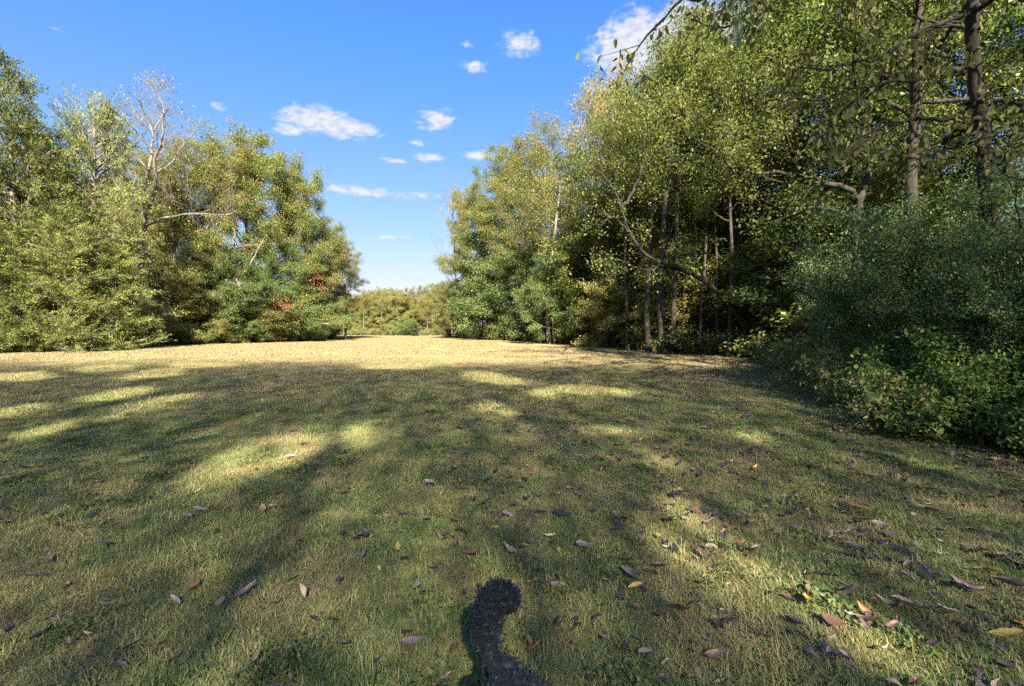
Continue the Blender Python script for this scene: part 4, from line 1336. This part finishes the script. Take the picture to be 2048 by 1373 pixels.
def make_dog():
    w = Wood()
    ax = unit(np.array([.17, -.72, 0]))
    lat = np.array([-ax[1], ax[0], 0])
    spine = [np.array(p) for p in ((.005, 1.205, .475), (.045, 1.08, .475), (.09, .90, .47), (.13, .72, .465), (.165, .55, .48))]
    blob(w, spine, [.092, .112, .112, .125, .13], 18)
    blob(w, [(.165, .56, .50), (.19, .44, .58), (.215, .34, .67)], [.10, .08, .068])
    blob(w, [(.205, .36, .70), (.225, .27, .715)], [.072, .075])
    blob(w, [(.225, .25, .70), (.245, .15, .675)], [.046, .032])
    for s in (-1, 1):
        o = lat * (.072 * s)
        h = np.array(spine[0])
        blob(w, [h + o * .9 + np.array([0, 0, -.02]), h + o + ax * .07 + np.array([0, 0, -.17]), h + o + ax * .01 + np.array([0, 0, -.25]), h + o - ax * .05 + np.array([0, 0, -.32]), h + o - ax * .035 + np.array([0, 0, -.41]), h + o - ax * .02 + np.array([0, 0, -.445])], [.075, .062, .042, .028, .024, .028])
        blob(w, [h + o - ax * .025 + np.array([0, 0, -.45]), h + o + ax * .045 + np.array([0, 0, -.452])], [.026, .024])
        f = np.array(spine[4]) + ax * .02
        o = lat * (.078 * s)
        blob(w, [f + o + np.array([0, 0, -.03]), f + o - ax * .05 + np.array([0, 0, -.17]), f + o - ax * .02 + np.array([0, 0, -.32]), f + o - ax * .015 + np.array([0, 0, -.45])], [.065, .045, .030, .026])
        blob(w, [f + o - ax * .02 + np.array([0, 0, -.456]), f + o + ax * .05 + np.array([0, 0, -.458])], [.026, .024])
        hd = np.array([.22, .29, .74])
        blob(w, [hd + lat * (.055 * s), hd + lat * (.092 * s) + np.array([0, 0, -.05]), hd + lat * (.095 * s) + np.array([0, 0, -.12])], [.028, .032, .022])
    tail = [(-.012, 1.245, .540), P(984, 1318, 1.27), P(977, 1285, 1.285), P(973, 1250, 1.30), P(976, 1220, 1.31), P(990, 1200, 1.315), P(1008, 1196, 1.31), P(1021, 1206, 1.30)]
    blob(w, tail, [.034, .023, .023, .030, .034, .035, .032, .022], 16)
    raw = w.mesh('raw', None)
    tmp = bpy.data.objects.new('raw', raw)
    C.objects.link(tmp)
    md = tmp.modifiers.new('r', 'REMESH'); md.mode = 'VOXEL'; md.voxel_size = .0075
    sm = tmp.modifiers.new('s', 'SMOOTH'); sm.factor = .5; sm.iterations = 6
    dg = bpy.context.evaluated_depsgraph_get()
    me = bpy.data.meshes.new_from_object(tmp.evaluated_get(dg))
    bpy.data.objects.remove(tmp)
    me.name = 'body'
    FUR = fur_mat('black_fur', (.008, .013, .022))  # blue in the black stands in for sky light on the coat
    me.materials.clear(); me.materials.append(FUR)
    me.polygons.foreach_set('use_smooth', np.ones(len(me.polygons), bool))
    root = tag(link('dog', None, loc=(.08, .85, 0)), 'black curly haired dog walking toward the camera with its bushy tail raised', 'dog')
    off = np.array([.08, .85, 0])
    co = np.zeros(len(me.vertices) * 3, np.float32)
    me.vertices.foreach_get('co', co)
    co = co.reshape(-1, 3) - off
    vn = np.zeros(len(me.vertices) * 3, np.float32)
    me.vertices.foreach_get('normal', vn)
    vn = vn.reshape(-1, 3)
    wv = co + off
    rng_l = np.random.default_rng(3)
    tl = np.clip((wv[:, 2] - .56) / .06, 0, 1) * (wv[:, 1] > 1.15)
    wob = np.sin(wv[:, 0] * 130 + 2.2 * np.sin(wv[:, 2] * 90)) * np.sin(wv[:, 2] * 150 + 2.0 * np.sin(wv[:, 0] * 80 + wv[:, 1] * 70)) + .4 * np.sin(wv[:, 1] * 170 + wv[:, 2] * 210) + .25 * rng_l.normal(0, 1, len(wv))
    co = co + vn * (wob * (.0026 + .0056 * tl))[:, None]
    me.vertices.foreach_set('co', co.ravel().astype(np.float32)); me.update()
    link('body', me, root)
    # curly coat, its lighter blue painting highlights on the curls
    rng = np.random.default_rng(8)
    nf = len(me.polygons)
    cen = np.zeros(nf * 3, np.float32); me.polygons.foreach_get('center', cen); cen = cen.reshape(-1, 3)
    nor = np.zeros(nf * 3, np.float32); me.polygons.foreach_get('normal', nor); nor = nor.reshape(-1, 3)
    cw = cen + off
    tailness = np.clip((cw[:, 2] - .56) / .06, 0, 1) * (cw[:, 1] > 1.15)
    wt_ = .25 + (cw[:, 1] > .95) * (cw[:, 2] > .42) * 1.6 + tailness * 6.0
    pick = rng.choice(nf, 9000, p=wt_ / wt_.sum())
    p = cen[pick] + rng.normal(0, .004, (9000, 3))
    n = unit(nor[pick])
    ln = (.009 + .011 * tailness[pick]) * rng.uniform(.6, 1.3, 9000)
    tuft_ = np.sin(p * 150.0 + 1.7 * np.sin(p[:, [1, 2, 0]] * 90.0))
    ln = ln * (1 + .35 * tuft_[:, 0] * tuft_[:, 2])
    comb = unit(n * (.45 + .55 * tailness[pick])[:, None] + np.array([.05, -.5, -.1]) * (1 - tailness[pick])[:, None] + .45 * tuft_ + rng.normal(0, .30, n.shape) + np.array([.35, 0, .55]) * (.4 + tailness[pick])[:, None])
    side = unit(np.cross(comb, rng.normal(0, 1, n.shape)))
    bend = np.cross(comb, side)
    wd = (.0016 * rng.uniform(.7, 1.5, 9000))[:, None]
    L = ln[:, None]
    q0 = p - n * .003
    q1 = p + comb * L * .4 + bend * L * .22
    q2 = p + comb * L * .75 - bend * L * .05
    q3 = p + comb * L + bend * L * .30
    v = np.stack([q0 - side * wd, q0 + side * wd, q1 - side * wd, q1 + side * wd, q2 - side * wd * .8, q2 + side * wd * .8, q3 - side * wd * .2, q3 + side * wd * .2], 1).reshape(-1, 3)
    b = np.arange(9000)[:, None] * 8
    f = np.concatenate([b + np.array([0, 1, 3, 2]), b + np.array([2, 3, 5, 4]), b + np.array([4, 5, 7, 6])])
    tag(link('fur', mesh_from('fur', v, f, 4, fur_mat('black_curls', (.010, .016, .027), .5), smooth=True), root), kind='stuff')
    # face
    dark = fur_mat('wet_black', (.008, .008, .008), .2)
    eye_m = fur_mat('eye_brown', (.030, .014, .006), .08)

    def ball(name, c, r, mat):
        w_ = Wood()
        th = np.linspace(-1.45, 1.45, 9)
        w_.tube(np.array([[0, 0, math.sin(a) * r] for a in th]), np.cos(th) * r, 12)
        link(name, w_.mesh(name, mat), root, Vector(np.array(c) - off))
    ball('nose', (.252, .112, .685), .020, dark)
    for s in (-1, 1):
        ball('eye', np.array([.233, .212, .735]) + lat * (.036 * s), .012, eye_m)


make_dog()


# ------------------------------------------------------------------ dead leaves lying on the lawn
def dead_leaf_mat(name, from_object):
    m, t, out = new_mat(name)
    oi = t.new('ShaderNodeObjectInfo')
    geo = t.new('ShaderNodeNewGeometry')
    tcn = t.new('ShaderNodeTexCoord')
    if from_object:
        c = oi.outputs['Color']
    else:
        c = t.ramp(oi.outputs['Random'], [(0, (.060, .036, .034)), (.40, (.075, .045, .036)), (.41, (.098, .050, .032)), (.62, (.090, .048, .032)), (.63, (.300, .220, .150)), (.76, (.280, .200, .130)),
                                          (.77, (.160, .120, .115)), (.90, (.190, .140, .120)), (.91, (.240, .105, .035)), (.96, (.420, .300, .050))], 'CONSTANT')  # mauve among the browns paints reflected sky
    n = t.noise(tcn.outputs['Object'], 38.0, 4.0, .65)
    c = t.mix(t.smooth(n, .42, .72), c, t.mix(1.0, c, (.42, .38, .40), 'MULTIPLY'))
    pb = t.new('ShaderNodeBsdfPrincipled')
    t.put(pb.inputs['Base Color'], c)
    pb.inputs['Roughness'].default_value = .38
    pb.inputs['Specular IOR Level'].default_value = .55
    bp = t.new('ShaderNodeBump')
    bp.inputs['Strength'].default_value = .4
    bp.inputs['Distance'].default_value = .004
    t.l.new(n, bp.inputs['Height'])
    t.l.new(bp.outputs[0], pb.inputs['Normal'])
    t.l.new(pb.outputs[0], out.inputs[0])
    return m


def dead_leaf_mesh(seed, mat, aspect, curl, cup, wave):
    """a leaf 1 long, lying along x"""
    rng = np.random.default_rng(seed)
    nu, nv = 8, 5
    u = np.linspace(0, 1, nu)
    hw = aspect * .5 * np.sin(np.pi * u ** .85) ** .75 * (1 - .25 * u)
    hw[0], hw[-1] = .012, .006
    v = []
    for i in range(nu):
        for j in range(nv):
            s = (j - 2) / 2
            x = u[i] - .5
            y = s * hw[i] * (1 + .10 * rng.normal() * abs(s))
            z = cup * abs(s) ** 1.6 * hw[i] * 2 + curl * (u[i] - .45) ** 2 + wave * math.sin(u[i] * 7 + s * 2 + seed) * .04 + rng.normal(0, .006)
            v.append((x, y + wave * .05 * math.sin(u[i] * 4 + seed), z))
    f = [(i * nv + j, (i + 1) * nv + j, (i + 1) * nv + j + 1, i * nv + j + 1) for i in range(nu - 1) for j in range(nv - 1)]
    v = np.array(v)
    v[:, 2] -= np.percentile(v[:, 2], 15)
    return mesh_from('fallen_leaf', v, f, 4, mat, smooth=True)


def dead_leaves():
    rng = np.random.default_rng(404)
    m1, m2 = dead_leaf_mat('dead_leaf', True), dead_leaf_mat('dead_leaf_mixed', False)
    spec = [(.42, .5, .2, .5, 'flat'), (.36, .9, .6, .8, 'curled'), (.50, .3, .3, 1.0, 'wavy'), (.32, 1.4, .5, .6, 'strongly curled'), (.46, .2, -.35, .7, 'domed'), (.38, .7, .9, .4, 'folded'), (.55, .4, .15, 1.4, 'crinkled'), (.40, -.9, .2, .8, 'arched')]
    mesh1 = [dead_leaf_mesh(600 + k, m1, *s[:4]) for k, s in enumerate(spec)]
    cols = [((.055, .034, .034), 'dark purplish brown', .36), ((.098, .050, .032), 'russet', .20), ((.26, .195, .14), 'pale tan', .09), ((.175, .130, .125), 'greyish mauve', .18), ((.20, .088, .036), 'orange brown', .04), ((.33, .235, .055), 'yellow', .03), ((.028, .024, .028), 'blackish', .05)]  # purplish and mauve tones paint the sky reflected on brown leaves
    # where they lie: thick toward the right and below the camera, thin on the left and far out
    n = 15000
    x = rng.uniform(-9, 9, n); y = 1.2 + 17 * rng.uniform(0, 1, n) ** 1.3
    xr = np.interp(y, R_EDGE[:, 1], R_EDGE[:, 0])
    dens = .10 + .80 * np.clip((x + .6 + .1 * y) / 3.4, 0, 1) + .06 * np.clip(1 - y / 8, 0, 1) + .9 * np.clip(1 - (xr - x) / 1.6, 0, 1)
    dens *= np.clip(1.25 - y / 15, .22, 1) * (x < xr + .8)
    dens *= .55 + .9 * np.sin(x * 1.9 + 1.3 * np.sin(y * 1.1)) ** 2
    ok = rng.uniform(0, 1, n) < dens * 1.8
    x, y = x[ok], y[ok]
    Ls = np.clip(rng.lognormal(math.log(.062), .36, len(x)), .035, .15)
    # a few that catch the eye in the photograph: px, py, length, turn, colour, sort, label
    hero = [(825, 1308, .135, .35, 3, 0, 'long greyish mauve leaf lying flat left of the dog'), (771, 1045, .11, 2.2, 2, 6, 'crumpled pale tan leaf in the middle of the near lawn'),
            (505, 1345, .13, 1.5, 6, 3, 'dark tightly curled leaf near the bottom edge left of the dog'), (345, 1318, .12, .8, 1, 3, 'rolled russet leaf standing in the grass near the bottom left'),
            (908, 1325, .10, 1.3, 1, 5, 'folded russet leaf just left of the dog'), (1068, 1325, .09, .7, 4, 3, 'narrow orange brown leaf just right of the dog'),
            (1655, 1335, .13, 1.4, 0, 4, 'broad purplish leaf near the bottom edge in the right half'), (1720, 1265, .15, 2.4, 0, 1, 'purplish curled leaf at the end of the sunny streak'),
            (1590, 1220, .14, 2.3, 1, 6, 'large brown leaf beside the sunny streak'), (1405, 1125, .11, .1, 4, 1, 'orange brown leaf in the upper part of the sunny streak'),
            (1820, 1240, .14, 3.0, 1, 7, 'russet leaf right of the sunny streak'), (2010, 1305, .16, 2.9, 5, 0, 'long yellow leaf near the lower right corner'),
            (1115, 1195, .10, .1, 3, 2, 'pair forming mauve leaf right of the tail tip'), (1150, 1310, .07, 1.0, 4, 0, 'small orange brown leaf right of the dog rump'),
            (1360, 1100, .10, .3, 0, 6, 'crinkled dark leaf at the top of the sunny streak'), (2030, 1145, .16, 2.6, 0, 1, 'large dark leaf at the right edge of the photo'),
            (1700, 1120, .14, 2.5, 0, 6, 'large dark crinkled leaf in the shade of the right lawn'), (215, 1200, .10, .2, 3, 4, 'greyish mauve leaf on the shaded lawn at the lower left'),
            (85, 1255, .11, .9, 6, 1, 'blackish leaf near the left edge of the photo'), (925, 843, .13, .2, 2, 2, 'pale tan leaf far out on the lawn'), (1240, 1210, .11, 1.2, 0, 4, 'domed dark leaf between the tail and the sunny streak')]
    placed = 0
    for (px, py, L, tz, ci, k, lb) in hero:
        r = ray(px, py)
        q = -EYE / r[2] * r
        o = link('fallen_leaf', mesh1[k], None, (q[0], q[1], float(gz(q[0], q[1])) + .030))
        o.rotation_euler = (rng.normal(0, .15), rng.normal(0, .15), tz)
        o.scale = (L * .85, L * .85, L * .7)
        o.color = (*cols[ci][0], 1)
        tag(o, lb, 'leaf', 'fallen leaves on the lawn')
        placed += 1
    sx = 1024 + x / y * FPX
    sy = YH + EYE / y * FPX
    vis = (sx > 0) & (sx < 2048) & (sy < 1373)
    big = np.where(vis, Ls / y, -1)
    order = np.argsort(-big)
    rest_p, rest_s = [], []
    probs = np.array([c[2] for c in cols]); probs /= probs.sum()
    for i in order:
        z = float(gz(x[i], y[i]))
        k = int(rng.integers(0, 8))
        if placed < 300 and vis[i]:
            ci = int(rng.choice(len(cols), p=probs))
            o = link('fallen_leaf', mesh1[k], None, (x[i], y[i], z + rng.uniform(.036, .060)))
            o.rotation_euler = (rng.normal(0, .28), rng.normal(0, .28), rng.uniform(0, 6.283))
            o.scale = (Ls[i], Ls[i], Ls[i] * .75)
            o.color = (*(np.array(cols[ci][0]) * rng.uniform(.75, 1.3)), 1)
            px_, py_ = sx[i], sy[i]
            where = ('near the lower right corner' if px_ > 1650 and py_ > 1150 else 'under the thicket at the right' if px_ > 1650 else 'along the sunny streak' if px_ > 1250 and py_ > 1050 else
                     'on the lawn below the thicket' if px_ > 1250 else 'just right of the dog' if px_ > 1020 and py_ > 1120 else 'just left of the dog' if px_ > 760 and py_ > 1120 else
                     'in the middle of the lawn' if px_ > 700 else 'near the lower left corner' if py_ > 1120 else 'on the open lawn at the left')
            size = 'small ' if Ls[i] < .06 else 'large ' if Ls[i] > .10 else ''
            tag(o, f'{size}{cols[ci][1]} {spec[k][4]} leaf {where}', 'leaf', 'fallen leaves on the lawn')
            placed += 1
        else:
            rest_p.append((x[i], y[i], z + rng.uniform(.015, .035))); rest_s.append(Ls[i])
    # leaves heaped along the foot of the thicket and inside the wood
    e = densify(R_EDGE[2:10], 300)
    m = 1500
    j = rng.integers(0, 300, m)
    q = e[j] + rng.normal(0, .22, (m, 2)); q[:, 0] += rng.uniform(-.6, 3.5, m) * rng.uniform(0, 1, m)
    for a in q:
        rest_p.append((a[0], a[1], float(gz(a[0], a[1])) + .035)); rest_s.append(float(np.clip(rng.lognormal(math.log(.085), .3), .05, .15)))
    src = []
    for k, s in enumerate(spec):
        src.append(bpy.data.objects.new('dead_leaf', dead_leaf_mesh(600 + k, m2, *s[:4])))
    o = scatter('leaf_litter', np.array(rest_p), rng.uniform(0, 6.283, len(rest_p)), np.array(rest_s), rng.integers(0, 8, len(rest_p)), src)
    tag(o, 'small dead leaves strewn over the grass and along the thicket', 'leaf litter')
    print('LEAVES', placed, len(rest_p))


dead_leaves()
